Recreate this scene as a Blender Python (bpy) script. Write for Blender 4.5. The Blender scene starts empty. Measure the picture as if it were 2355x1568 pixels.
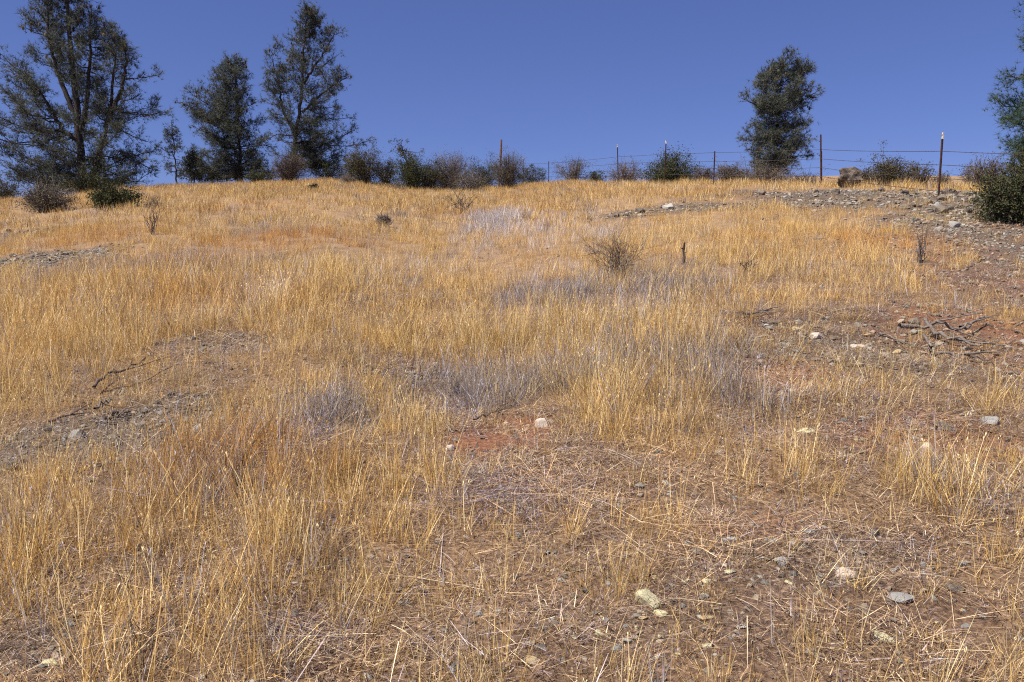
import bpy, math, random
import numpy as np
from mathutils import Vector, noise as mnoise

rnd = random.Random(7)
rng = np.random.default_rng(7)
S = bpy.context.scene
COL = S.collection
R = math.radians

# ------------------------------------------------------------------ camera, sky, sun, exposure
EYE = 1.65
PW, PH, F = 2355.0, 1568.0, 2355.0 * 28 / 36      # photograph measured on a 2355 x 1568 grid, 28 mm lens
PITCH = math.atan(184 / F)
cam = bpy.data.cameras.new('camera')
cam.lens = 28; cam.sensor_width = 36; cam.clip_end = 5000; cam.clip_start = .05
co = bpy.data.objects.new('camera', cam); COL.objects.link(co)
co.location = (0, 0, EYE); co.rotation_euler = (R(90) - PITCH, 0, 0)
S.camera = co

SUN_EL, SUN_AZ = R(57), R(-122)                   # azimuth from +Y (view direction), negative = left
w = bpy.data.worlds.new('World'); S.world = w; w.use_nodes = True
nt = w.node_tree; nt.nodes.clear()
sky = nt.nodes.new('ShaderNodeTexSky'); sky.sky_type = 'NISHITA'; sky.sun_disc = False
sky.sun_elevation = SUN_EL; sky.sun_rotation = SUN_AZ
sky.altitude = 1500; sky.air_density = 1.0; sky.dust_density = 0.0; sky.ozone_density = 3.0
tint = nt.nodes.new('ShaderNodeMix'); tint.data_type = 'RGBA'; tint.blend_type = 'MULTIPLY'
tint.inputs[0].default_value = 1.0
tint.inputs[7].default_value = (.36, .365, .59, 1)
bg = nt.nodes.new('ShaderNodeBackground'); bg.inputs[1].default_value = .10
out = nt.nodes.new('ShaderNodeOutputWorld')
nt.links.new(sky.outputs[0], tint.inputs[6]); even = nt.nodes.new('ShaderNodeMix'); even.data_type = 'RGBA'; even.inputs[0].default_value = .22      # constant blue blended into the sky colour to flatten its gradient
even.inputs[7].default_value = (.90, 1.38, 3.1, 1); nt.links.new(tint.outputs[2], even.inputs[6]); nt.links.new(even.outputs[2], bg.inputs[0]); nt.links.new(bg.outputs[0], out.inputs[0])

sl = bpy.data.lights.new('sun', 'SUN'); sl.energy = 4.8; sl.angle = R(.53); sl.color = (1, .94, .86)
so = bpy.data.objects.new('sun', sl); COL.objects.link(so)
sd = Vector((math.sin(SUN_AZ) * math.cos(SUN_EL), math.cos(SUN_AZ) * math.cos(SUN_EL), math.sin(SUN_EL)))
so.rotation_euler = sd.to_track_quat('Z', 'Y').to_euler(); so.location = sd * 60

vs = S.view_settings
vs.view_transform = 'Standard'; vs.look = 'None'; vs.gamma = 1; vs.use_curve_mapping = False; vs.exposure = 0.75
S.cycles.use_denoising = False; S.cycles.filter_width = 1.15; S.cycles.adaptive_threshold = .02
S.cycles.max_bounces = 4; S.cycles.diffuse_bounces = 2; S.cycles.transmission_bounces = 3

# ------------------------------------------------------------------ generic helpers
def tag(o, label=None, cat=None, group=None, kind=None):
    if label: o['label'] = label
    if cat: o['category'] = cat
    if group: o['group'] = group
    if kind: o['kind'] = kind
    return o

def empty(name, loc, label, cat, group=None):
    o = bpy.data.objects.new(name, None); COL.objects.link(o); o.location = loc
    o.empty_display_size = .2
    return tag(o, label, cat, group)

class MB:
    """collects triangles / quads in numpy blocks, plus one float per face ('shade', a natural colour variation)"""
    def __init__(s): s.v = []; s.f = []; s.n = 0; s.c = []
    def add(s, v, f, c=.5):
        v = np.asarray(v, np.float32).reshape(-1, 3); f = np.asarray(f, np.int64)
        s.v.append(v); s.f.append(f + s.n); s.n += len(v)
        s.c.append(np.full(len(f), c, np.float32) if np.isscalar(c) else np.asarray(c, np.float32))
    def mesh(s, name, mat, smooth=False):
        me = bpy.data.meshes.new(name)
        v = np.concatenate(s.v); me.vertices.add(len(v)); me.vertices.foreach_set('co', v.ravel())
        tot = sum(f.size for f in s.f); nf = sum(len(f) for f in s.f)
        me.loops.add(tot); me.polygons.add(nf)
        me.loops.foreach_set('vertex_index', np.concatenate([f.ravel() for f in s.f]).astype(np.int32))
        cnt = np.concatenate([np.full(len(f), f.shape[1], np.int32) for f in s.f])
        st = np.concatenate([[0], np.cumsum(cnt)[:-1]]).astype(np.int32)
        me.polygons.foreach_set('loop_start', st)
        try: me.polygons.foreach_set('loop_total', cnt)
        except Exception: pass
        me.polygons.foreach_set('use_smooth', np.full(nf, smooth))
        a = me.attributes.new('shade', 'FLOAT', 'FACE'); a.data.foreach_set('value', np.concatenate(s.c))
        me.update(calc_edges=True); me.validate()
        if mat: me.materials.append(mat)
        return me
    def build(s, name, mat, parent=None, smooth=False):
        o = bpy.data.objects.new(name, s.mesh(name, mat, smooth)); COL.objects.link(o)
        if parent: o.parent = parent
        return o

def tube(mb, pts, rad, sides=5, c=.5, cap=True):
    P = np.asarray(pts, float); n = len(P)
    rad = np.broadcast_to(np.asarray(rad, float), (n,))
    T = np.gradient(P, axis=0); T /= np.linalg.norm(T, axis=1)[:, None] + 1e-9
    ref = np.array([0, 0, 1.]) if abs(T[:, 2].mean()) < .8 else np.array([1., 0, 0])
    A = np.cross(T, ref); A /= np.linalg.norm(A, axis=1)[:, None] + 1e-9
    B = np.cross(T, A)
    th = np.arange(sides) / sides * 2 * math.pi
    V = P[:, None] + rad[:, None, None] * (np.cos(th)[None, :, None] * A[:, None] + np.sin(th)[None, :, None] * B[:, None])
    i = np.arange(n - 1)[:, None] * sides; j = np.arange(sides)[None]; k = (j + 1) % sides
    f = np.stack([i + j, i + k, i + sides + k, i + sides + j], -1).reshape(-1, 4)
    mb.add(V, f, c)

def curve3(p0, p1, bow, n=6, jit=0.0):
    p0 = np.array(p0, float); p1 = np.array(p1, float); t = np.linspace(0, 1, n)[:, None]
    P = p0 * (1 - t) + p1 * t + np.array(bow, float) * (4 * t * (1 - t))
    if jit: P[1:-1] += rng.normal(0, jit, (n - 2, 3))
    return P

# ------------------------------------------------------------------ materials
def mat(name):
    m = bpy.data.materials.new(name); m.use_nodes = True; t = m.node_tree
    b = t.nodes['Principled BSDF']; b.inputs['Roughness'].default_value = .85
    b.inputs['Specular IOR Level'].default_value = .25
    return m, t, b
def ramp(t, stops, interp='LINEAR'):
    r = t.nodes.new('ShaderNodeValToRGB'); e = r.color_ramp.elements; r.color_ramp.interpolation = interp
    while len(e) < len(stops): e.new(.5)
    for k, (p, c) in enumerate(stops): e[k].position = p; e[k].color = (*c, 1)
    return r
def tex(t, scale, detail=4, rough=.6, kind='Noise', coord='Object', dist=0):
    tc = t.nodes.new('ShaderNodeTexCoord')
    n = t.nodes.new('ShaderNodeTex' + kind); n.inputs['Scale'].default_value = scale
    if kind == 'Noise':
        n.inputs['Detail'].default_value = detail; n.inputs['Roughness'].default_value = rough
        n.inputs['Distortion'].default_value = dist
    t.links.new(tc.outputs[coord], n.inputs['Vector']); return n
def mix(t, fac, a, b, mode='MIX'):
    m = t.nodes.new('ShaderNodeMix'); m.data_type = 'RGBA'; m.blend_type = mode
    for k, x in ((0, fac), (6, a), (7, b)):
        if isinstance(x, (int, float)): m.inputs[k].default_value = x
        elif isinstance(x, tuple): m.inputs[k].default_value = (*x, 1)
        else: t.links.new(x, m.inputs[k])
    return m.outputs[2]
def bump(t, b, h, s, d):
    n = t.nodes.new('ShaderNodeBump'); n.inputs['Strength'].default_value = s; n.inputs['Distance'].default_value = d
    t.links.new(h, n.inputs['Height']); t.links.new(n.outputs[0], b.inputs['Normal'])
def attr(t, name, typ='GEOMETRY'):
    a = t.nodes.new('ShaderNodeAttribute'); a.attribute_type = typ; a.attribute_name = name; return a

def leafy(name, stops, trans=.25, use_tint=False, vary=0.0):
    """thin plant matter: colour varies piece by piece through the 'shade' face attribute"""
    m, t, b = mat(name)
    a = attr(t, 'shade'); r = ramp(t, stops); t.links.new(a.outputs['Fac'], r.inputs[0]); c = r.outputs[0]
    if use_tint:
        c = mix(t, 1.0, c, attr(t, 'tint', 'INSTANCER').outputs['Color'], 'MULTIPLY')
    if vary:
        n = tex(t, vary, 3); rr = ramp(t, [(.3, (.6, .6, .6)), (.7, (1.25, 1.2, 1.1))]); t.links.new(n.outputs[0], rr.inputs[0])
        c = mix(t, 1.0, c, rr.outputs[0], 'MULTIPLY')
    t.links.new(c, b.inputs['Base Color'])
    tr = t.nodes.new('ShaderNodeBsdfTranslucent'); t.links.new(c, tr.inputs[0])
    ms = t.nodes.new('ShaderNodeMixShader'); ms.inputs[0].default_value = trans
    t.links.new(b.outputs[0], ms.inputs[1]); t.links.new(tr.outputs[0], ms.inputs[2])
    t.links.new(ms.outputs[0], t.nodes['Material Output'].inputs[0])
    return m

M = {}
M['grass'] = leafy('dry_grass', [(0, (.13, .075, .05)), (.3, (.44, .26, .078)), (.65, (.76, .485, .155)), (1, (.98, .79, .42))], .30, True)
M['litter'] = leafy('straw_litter', [(0, (.10, .066, .055)), (.4, (.30, .19, .125)), (.75, (.58, .40, .23)), (1, (.92, .74, .47))], .15, True)
M['needles'] = leafy('pine_needles', [(0, (.032, .044, .038)), (.5, (.088, .110, .092)), (.85, (.175, .20, .16)), (1, (.27, .21, .14))], .12, vary=.5)
M['needles_near'] = leafy('pine_needles_green', [(0, (.030, .055, .035)), (.5, (.060, .10, .065)), (1, (.12, .16, .10))], .15)
M['green_leaf'] = leafy('leaf_green', [(0, (.022, .034, .012)), (.5, (.052, .060, .025)), (1, (.12, .12, .05))], .15, vary=2)
M['olive_leaf'] = leafy('leaf_olive', [(0, (.045, .042, .022)), (.5, (.085, .078, .038)), (1, (.16, .13, .07))], .15, vary=2)
M['grey_leaf'] = leafy('leaf_grey', [(0, (.075, .068, .05)), (.5, (.13, .118, .085)), (1, (.22, .19, .14))], .15, vary=2)
M['brown_leaf'] = leafy('leaf_brown', [(0, (.055, .043, .029)), (.5, (.115, .092, .058)), (1, (.22, .17, .105))], .15, vary=2)

def bark(name, a, c, sc=6, bs=.5):
    m, t, b = mat(name)
    n = tex(t, sc, 6, .7, dist=.6); r = ramp(t, [(.3, a), (.7, c)]); t.links.new(n.outputs[0], r.inputs[0])
    t.links.new(r.outputs[0], b.inputs['Base Color']); bump(t, b, n.outputs[0], bs, .03); return m
M['bark'] = bark('pine_bark', (.022, .018, .016), (.07, .056, .05))
M['twig'] = bark('grey_twig', (.11, .085, .07), (.24, .19, .16), 20)
M['dark_twig'] = bark('dark_twig', (.045, .034, .029), (.14, .105, .088), 20)
M['deadwood'] = bark('weathered_dead_wood', (.08, .064, .056), (.30, .25, .21), 30, .8)
M['pole_wood'] = bark('pole_wood', (.07, .042, .03), (.19, .12, .085), 12)

def metal():
    m, t, b = mat('rusty_post_steel')
    n = tex(t, 9, 5, .65); r = ramp(t, [(.35, (.035, .020, .016)), (.62, (.095, .045, .030)), (.8, (.06, .05, .045))])
    t.links.new(n.outputs[0], r.inputs[0]); t.links.new(r.outputs[0], b.inputs['Base Color'])
    b.inputs['Metallic'].default_value = .2; b.inputs['Roughness'].default_value = .75
    bump(t, b, n.outputs[0], .3, .003); return m
M['rust'] = metal()
m_, t_, b_ = mat('worn_white_paint')
n_ = tex(t_, 22, 5); r_ = ramp(t_, [(.42, (.25, .13, .08)), (.5, (.72, .69, .64))]); t_.links.new(n_.outputs[0], r_.inputs[0])
t_.links.new(r_.outputs[0], b_.inputs['Base Color']); M['white'] = m_
m_, t_, b_ = mat('wire_steel'); n_ = tex(t_, 30)
r_ = ramp(t_, [(.3, (.05, .035, .03)), (.7, (.10, .085, .08))]); t_.links.new(n_.outputs[0], r_.inputs[0])
t_.links.new(r_.outputs[0], b_.inputs['Base Color']); b_.inputs['Metallic'].default_value = .4; b_.inputs['Roughness'].default_value = .6; M['wire'] = m_

def stone(name, stops, spot, sc=14, inst=False):
    m, t, b = mat(name)
    n = tex(t, sc, 8, .65); r = ramp(t, stops); t.links.new(n.outputs[0], r.inputs[0])
    n2 = tex(t, sc * 3, 5, .7, dist=1.0); r2 = ramp(t, [(.5, (0, 0, 0)), (.66, (1, 1, 1))]); t.links.new(n2.outputs[0], r2.inputs[0])
    c = mix(t, r2.outputs[0], r.outputs[0], spot)
    if inst:
        c = mix(t, 1.0, c, attr(t, 'tint', 'INSTANCER').outputs['Color'], 'MULTIPLY')
    else:
        oi = t.nodes.new('ShaderNodeObjectInfo'); rr = ramp(t, [(0, (.75, .73, .71)), (.5, (.95, .93, .88)), (1, (1.15, 1.08, .98))])
        t.links.new(oi.outputs['Random'], rr.inputs[0]); c = mix(t, 1.0, c, rr.outputs[0], 'MULTIPLY')
    t.links.new(c, b.inputs['Base Color']); bump(t, b, n2.outputs[0], .7, .006)
    return m
M['stone_grey'] = stone('stone_grey', [(.3, (.09, .075, .06)), (.55, (.18, .155, .125)), (.75, (.33, .30, .25))], (.13, .09, .065))
M['stone_pale'] = stone('stone_pale_green', [(.3, (.50, .48, .30)), (.6, (.66, .63, .42)), (.8, (.74, .69, .50))], (.40, .33, .20))
M['stone_white'] = stone('stone_white', [(.3, (.42, .37, .32)), (.6, (.66, .60, .54)), (.8, (.78, .74, .68))], (.44, .25, .16))
M['stone_blue'] = stone('stone_blue_grey', [(.3, (.27, .27, .26)), (.6, (.45, .44, .42)), (.8, (.62, .60, .56))], (.20, .19, .16))
M['stone_tan'] = stone('stone_tan', [(.3, (.34, .25, .14)), (.6, (.52, .42, .26)), (.8, (.62, .52, .36))], (.27, .18, .10))
M['boulder'] = stone('boulder_lichen', [(.36, (.035, .026, .022)), (.5, (.11, .083, .065)), (.68, (.25, .21, .17))], (.07, .06, .05), 5)
M['gravel'] = stone('gravel_bits', [(.3, (.30, .28, .24)), (.55, (.50, .47, .42)), (.75, (.66, .62, .56))], (.24, .18, .14), 30, True)

# ------------------------------------------------------------------ terrain
def ray(px, py):
    """direction (dx, 1, dz) per metre of depth, of a point of the photograph"""
    x = (px - PW / 2) / F; y = -(py - PH / 2) / F
    c, s = math.cos(PITCH), math.sin(PITCH)
    d = np.array([x, c + y * s, y * c - s]); return d / d[1]

# the ridge line: position across the photograph, its height there, how far off it is, cover on it
RIDGE = [(-700, 478, 36), (0, 466, 37), (170, 452, 38), (330, 432, 40), (450, 427, 43), (640, 424, 46), (740, 413, 46), (840, 424, 49),
         (1000, 436, 54), (1150, 434, 54), (1210, 430, 52), (1290, 420, 46), (1420, 426, 37), (1550, 424, 33), (1700, 422, 30),
         (1888, 428, 27.5), (2000, 430, 26.5), (2200, 436, 26), (2355, 450, 25), (2900, 480, 24)]
RU = np.array([ray(a, b)[0] for a, b, c in RIDGE]); RE = np.array([ray(a, b)[2] for a, b, c in RIDGE]); RZ = np.array([c for a, b, c in RIDGE], float)
UU = np.linspace(-1.0, 1.0, 201)
def smooth(a, k=4):
    for _ in range(k): a = np.convolve(np.pad(a, 2, 'edge'), [.1, .2, .4, .2, .1], 'valid')
    return a
E_T = smooth(np.interp(UU, RU, RE), 2); Z_T = smooth(np.interp(UU, RU, RZ), 8)
S_T = E_T + EYE / Z_T
def base_h(sl, zc, Y):
    k = sl + .10; wd = 1.6
    q = (Y - zc) / wd
    sp = wd * np.logaddexp(0, np.clip(q, -40, 400))
    h = sl * Y - k * sp
    return -26 + np.where(h > -20, h + 26, 6 * np.exp(np.clip((h + 20) / 6, -30, 0)))
YY = np.linspace(5, 75, 281)
for _ in range(6):
    em = np.array([((base_h(S_T[i], Z_T[i], YY) - EYE) / YY).max() for i in range(len(UU))])
    S_T = S_T + (E_T - em)
S_T = smooth(S_T, 2)

class VNoise:
    def __init__(s, seed): s.g = np.random.default_rng(seed).random((256, 256))
    def at(s, x, y):
        xi = np.floor(x).astype(int); yi = np.floor(y).astype(int); fx = x - xi; fy = y - yi
        fx = fx * fx * (3 - 2 * fx); fy = fy * fy * (3 - 2 * fy); g = s.g
        a = g[xi & 255, yi & 255]; b = g[(xi + 1) & 255, yi & 255]; c = g[xi & 255, (yi + 1) & 255]; d = g[(xi + 1) & 255, (yi + 1) & 255]
        return (a * (1 - fx) + b * fx) * (1 - fy) + (c * (1 - fx) + d * fx) * fy
    def fbm(s, x, y, o=4):
        v = 0; a = .5; t = 0
        for k in range(o): v = v + a * s.at(x * 2 ** k + 17 * k, y * 2 ** k + 31 * k); t += a; a *= .55
        return v / t
N1, N2, N3, N4 = VNoise(1), VNoise(2), VNoise(3), VNoise(4)

def height(X, Y):
    X = np.asarray(X, float); Y = np.asarray(Y, float)
    u = X / np.maximum(Y, 2.5); u = np.clip(u, -.95, .95)
    wgt = np.clip((Y + 2) / 8, 0, 1); u = u * wgt * wgt * (3 - 2 * wgt)
    sl = np.interp(u, UU, S_T); zc = np.interp(u, UU, Z_T)
    h = base_h(sl, zc, Y)
    h = h + (N1.fbm(X / 7, Y / 7, 3) - .5) * .30 * np.clip((Y - 3) / 10, 0, 1) * np.clip((zc - 3 - Y) / 8, 0, 1)
    h = h + (N2.fbm(X / .9, Y / .9, 3) - .5) * .12 * np.clip(1.2 - Y / 60, .2, 1)
    # the stony bank along the fence on the right
    h = h + .16 * np.exp(-((Y - 18) / 4.5) ** 2) * np.clip((u - .40) / .15, 0, 1)
    return h
def H(x, y): return float(height(x, y))
def ground(px, py, zmax=60):
    d = ray(px, py); ys = np.linspace(1.5, zmax, 2400)
    g = height(d[0] * ys, ys); r = EYE + d[2] * ys
    k = np.argmax(r <= g)
    if not (r <= g).any(): k = np.argmin(r - g)
    return np.array([d[0] * ys[k], ys[k], g[k]])
def at_depth(px, Y):
    x = ray(px, 784 - 360)[0] * Y
    return np.array([x, Y, H(x, Y)])
def px_z(py, px, Y): return EYE + ray(px, py)[2] * Y     # world height of a photo row at a depth

# patches of ground cover, as (x, y, rx, ry) ellipses lying on the ground
def patch(px, py, rx, ry, wt=1.0):
    c = ground(px, py); a = ground(px, py + ry)[1]; b = ground(px, py - ry)[1]
    return (c[0], (a + b) / 2, rx / F * c[1], max((b - a) / 2, .15), wt)
def field(plist, X, Y, soft=.55, wob=.35):
    X = np.asarray(X, float); Y = np.asarray(Y, float); v = np.zeros(X.shape)
    nn = (N3.fbm(X / 1.1, Y / 1.1, 4) - .5) * 2
    for (cx, cy, rx, ry, wt) in plist:
        q = np.sqrt(((X - cx) / rx) ** 2 + ((Y - cy) / ry) ** 2) + nn * wob * 1.6
        v = np.maximum(v, wt * np.clip((1 + soft / 2 - q) / soft, 0, 1))
    return v

BARE = [patch(*a) for a in [
    (1180, 1005, 150, 55), (1330, 1120, 250, 70, .8), (1030, 950, 60, 25, .6),
    (190, 1010, 270, 60), (400, 945, 150, 40, .9), (500, 790, 110, 28, .8), (240, 925, 120, 22, .7), (110, 1500, 120, 45, .6), (560, 1330, 110, 30, .4),
    (130, 592, 170, 16), (40, 537, 60, 8, .9), (540, 635, 60, 12, .6), (250, 345 + 250, 120, 10, .5),
    (2080, 780, 330, 75), (1800, 755, 170, 40, .8), (2300, 850, 140, 60, .7), (1770, 860, 140, 38, .85), (1800, 910, 90, 45, .6),
    (2130, 1000, 230, 60, .9), (1950, 1040, 150, 50, .7), (1850, 1270, 400, 85, .75), (1640, 1400, 330, 90, .6), (2050, 1400, 260, 80, .5),
    (1100, 1500, 220, 50, .5), (1500, 1510, 320, 50, .5), (930, 850, 110, 22, .7), (700, 1450, 160, 30, .35),
    (1490, 490, 130, 9), (1640, 474, 120, 10), (1880, 452, 220, 16), (2080, 462, 260, 22), (2250, 500, 170, 34), (2330, 570, 150, 80, 1.0), (2330, 680, 110, 60, .9), (2230, 600, 140, 26, .7), (2150, 520, 200, 16, .7), (2200, 530, 130, 25, .8),
    (2260, 650, 130, 40, .6), (1900, 500, 120, 9, .5), (800, 690, 60, 12, .4), (975, 690, 80, 12, .6), (420, 940, 200, 30, .4)]]
STRAW = [patch(*a) for a in [(1330, 1110, 280, 80), (1570, 1150, 120, 40), (1700, 1250, 260, 60, .6), (620, 1000, 150, 40, .6), (1350, 1180, 300, 60, .5),
    (2050, 1000, 200, 60, .6), (2200, 1300, 200, 70, .6), (300, 1380, 250, 60, .5), (1000, 1500, 300, 60, .4), (500, 790, 150, 30, .7), (2000, 900, 250, 50, .5)]]
TALL = [patch(*a) for a in [(180, 1450, 280, 90, .85), (700, 1360, 330, 95, .75), (450, 1240, 330, 80, .85), (1000, 1290, 220, 70, .6), (500, 1520, 260, 60, .6), (1420, 1330, 100, 60, .5), (1850, 1460, 140, 50, .5), (100, 880, 160, 70, .8), (1560, 960, 260, 110), (1500, 830, 240, 70, .8), (2200, 1170, 160, 80), (1850, 800, 0.1 + 60, 30, .4), (330, 700, 420, 90, .9), (150, 1260, 170, 80),
    (900, 1130, 250, 60, .8), (450, 1080, 200, 70, .8), (800, 1260, 260, 70, .6), (350, 1430, 200, 60, .6), (1150, 800, 300, 60, .6), (620, 690, 120, 40, .8)]]
PURPLE = [patch(*a) for a in [(1080, 905, 190, 45), (760, 950, 110, 45, .8), (1260, 690, 130, 32), (880, 505, 35, 16), (1640, 850, 130, 50, .7), (1450, 680, 150, 60, .5),
    (1700, 960, 90, 60, .6), (1370, 850, 120, 60, .45), (480, 1130, 90, 50, .5), (1080, 1130, 70, 35, .7), (1040, 595, 35, 14, .8), (500, 610, 200, 22, .3), (640, 530, 120, 14, .55),
    (250, 620, 200, 14, .4), (1500, 640, 160, 30, .35), (2150, 1120, 70, 30, .4), (1180, 1150, 80, 50, .5)]]
WHITE = [patch(*a) for a in [(1145, 530, 85, 36), (1290, 545, 140, 28, .55), (620, 685, 45, 32, .35), (1250, 640, 90, 30, .35), (1000, 620, 150, 20, .25)]]
ORANGE = [patch(*a) for a in [(690, 560, 200, 26), (480, 600, 160, 24, .8), (200, 560, 160, 16, .7), (560, 1080, 180, 60), (430, 1140, 130, 50, .7), (580, 480, 80, 12, .7), (1100, 500, 130, 10, .5),
    (2080, 565, 160, 22), (500, 690, 200, 40, .5), (1200, 590, 120, 22, .4)]]
REDSOIL = [patch(*a) for a in [(1140, 1000, 130, 40), (1780, 860, 120, 35), (2150, 1010, 230, 60), (2080, 560, 200, 30), (2300, 800, 200, 90), (1700, 1210, 150, 35, .6), (500, 1100, 120, 40, .5), (2300, 640, 200, 60, .7), (2330, 520, 120, 12)]]
GREY = [patch(*a) for a in [(190, 1010, 270, 60), (420, 945, 160, 40), (130, 592, 190, 18), (40, 537, 80, 9), (500, 790, 110, 28, .5), (130, 1490, 160, 60, .7), (1640, 474, 140, 12), (1490, 490, 130, 10), (2080, 458, 300, 24), (2250, 500, 180, 36),
    (2000, 780, 300, 60, .35), (1850, 1300, 350, 80, .4), (2330, 590, 150, 80, .75), (2200, 510, 160, 20, .8), (2330, 680, 100, 50, .5), (2000, 790, 330, 65, .5), (1500, 1430, 250, 60, .4)]]

# ground mesh: finer near the camera, out to the horizon
ni, nj = 430, 360
ti = np.linspace(0, 1, ni)
Yr = np.concatenate([np.linspace(-60, -4, 14)[:-1], np.linspace(-4, 2, 40)[:-1], 2 * np.exp(np.linspace(0, math.log(40), ni)), np.array([84, 90, 98, 110, 130, 170, 240, 400, 800, 1500, 3000.])])
tj = np.linspace(-1, 1, nj); vj = np.sign(tj) * (np.abs(tj) * .62 + np.abs(tj) ** 9 * 4)
XG = vj[None, :] * (np.maximum(np.abs(Yr), 0)[:, None] * 1.15 + 3); YG = np.repeat(Yr[:, None], nj, 1)
HG = height(XG, YG)
gi = np.arange(len(Yr) - 1)[:, None] * nj + np.arange(nj - 1)[None]
gf = np.stack([gi, gi + 1, gi + nj + 1, gi + nj], -1).reshape(-1, 4)
mb = MB(); mb.add(np.stack([XG, YG, HG], -1), gf)
m_, t_, b_ = mat('hillside_soil')
sp = attr(t_, 'cover')                               # R bare grey stone, G red soil, B grass thatch
sep = t_.nodes.new('ShaderNodeSeparateColor'); t_.links.new(sp.outputs['Color'], sep.inputs[0])
nf = tex(t_, 38, 12, .82); nm = tex(t_, 3.0, 6, .6); nv = tex(t_, 42, kind='Voronoi')
soil = ramp(t_, [(.42, (.035, .021, .016)), (.5, (.125, .076, .052)), (.61, (.34, .22, .145))]); t_.links.new(nf.outputs[0], soil.inputs[0])
red = ramp(t_, [(.3, (.12, .048, .024)), (.5, (.24, .10, .05)), (.72, (.38, .20, .115))]); t_.links.new(nf.outputs[0], red.inputs[0])
gry = ramp(t_, [(.38, (.05, .036, .027)), (.5, (.12, .09, .066)), (.62, (.25, .20, .15))]); t_.links.new(nf.outputs[0], gry.inputs[0])
tha = ramp(t_, [(.3, (.12, .075, .045)), (.5, (.29, .19, .105)), (.7, (.48, .34, .19))]); t_.links.new(nf.outputs[0], tha.inputs[0])
c = mix(t_, sep.outputs[1], soil.outputs[0], red.outputs[0]); c = mix(t_, sep.outputs[0], c, gry.outputs[0]); c = mix(t_, sep.outputs[2], c, tha.outputs[0])
rm = ramp(t_, [(.3, (.75, .72, .72)), (.7, (1.15, 1.12, 1.08))]); t_.links.new(nm.outputs[0], rm.inputs[0]); c = mix(t_, 1.0, c, rm.outputs[0], 'MULTIPLY')
t_.links.new(c, b_.inputs['Base Color'])
b_.inputs['Roughness'].default_value = .95
ad = t_.nodes.new('ShaderNodeMath'); ad.operation = 'ADD'; t_.links.new(nf.outputs[0], ad.inputs[0]); t_.links.new(nv.outputs[0], ad.inputs[1])
bump(t_, b_, ad.outputs[0], 1.0, .012)
M['soil'] = m_
go = mb.build('ground', m_, smooth=True); tag(go, kind='structure')

def bare_at(X, Y): return field(BARE, X, Y)
fx, fy = XG.ravel(), YG.ravel()
gg, rr_, bb_ = field(GREY, fx, fy), field(REDSOIL, fx, fy), bare_at(fx, fy)
mott = np.clip((N4.fbm(fx / 2.2, fy / 2.2, 3) - .42) * 3, 0, 1)
cov = np.zeros((len(fx), 4), np.float32); cov[:, 0] = gg * .9; cov[:, 1] = np.clip(rr_ * .62 + mott * .12, 0, 1)
cov[:, 2] = np.clip((1 - bb_) * np.clip(.35 + fy / 30, .35, .95), 0, 1) * (1 - .6 * gg); cov[:, 3] = 1
a = go.data.attributes.new('cover', 'FLOAT_COLOR', 'POINT'); a.data.foreach_set('color', cov.ravel())

# ------------------------------------------------------------------ scattered ground cover (geometry nodes instances)
def unit_rand(n): return rng.random(n)

def blades(mb, n, rad, hmin, hmax, wid, lean, curl=.25, seg=3, shade=(.2, 1), head=0.0, lay=False):
    a0 = rng.random(n) * 2 * math.pi; r0 = np.sqrt(rng.random(n)) * rad
    bx, by = r0 * np.cos(a0), r0 * np.sin(a0)
    la = a0 + rng.normal(0, 1.1, n); le = np.abs(rng.normal(0, lean, n)); L = hmin + (hmax - hmin) * rng.random(n) ** 1.3
    if lay: le = R(90) - np.abs(rng.normal(0, lean, n))
    dx, dy, dz = np.sin(le) * np.cos(la), np.sin(le) * np.sin(la), np.cos(le)
    sx, sy = -np.sin(la + rng.normal(0, .8, n)), np.cos(la + rng.normal(0, .8, n))
    nn = np.hypot(sx, sy); sx /= nn; sy /= nn
    cu = curl * L * rng.random(n)
    t = np.linspace(0, 1, seg + 1)
    sh = shade[0] + (shade[1] - shade[0]) * rng.random(n)
    for k in range(n):
        P = np.stack([bx[k] + dx[k] * L[k] * t + np.cos(la[k]) * cu[k] * t * t, by[k] + dy[k] * L[k] * t + np.sin(la[k]) * cu[k] * t * t,
                      dz[k] * L[k] * t - cu[k] * .5 * t ** 3 + (.003 + .022 * rng.random() ** 2 if lay else 0)], -1)
        if lay: P[:, 2] = np.maximum(P[:, 2] , .004)
        wv = wid * (.6 + .8 * rng.random()) * (1 - .75 * t ** 2); sd_ = np.array([sx[k], sy[k], 0])
        V = np.empty((2 * (seg + 1), 3)); V[0::2] = P - sd_ * wv[:, None] / 2; V[1::2] = P + sd_ * wv[:, None] / 2
        f = [(2 * i, 2 * i + 1, 2 * i + 3, 2 * i + 2) for i in range(seg)]
        mb.add(V, f, sh[k])
        if head and rng.random() < head:
            for q in range(4):
                tt = .72 + .28 * q / 3; pos = P[-1] * tt + P[-2] * (1 - tt) if seg else P[-1]
                an = rng.random() * 6.28; dr = np.array([math.cos(an) * .45, math.sin(an) * .45, .8]) * (.012 + .008 * rng.random()) * (wid / .0022) ** .35
                s2 = np.array([-math.sin(an), math.cos(an), 0]) * wid * .9
                mb.add([pos, pos + dr * .5 + s2, pos + dr, pos + dr * .5 - s2], [(0, 1, 2, 3)], min(1, sh[k] + .15))

SRC = {}
def source(key, meshes):
    c = bpy.data.collections.new(key); SRC[key] = c
    for i, me in enumerate(meshes):
        o = bpy.data.objects.new('%s_piece' % key, me); c.objects.link(o)
    return c

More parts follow.
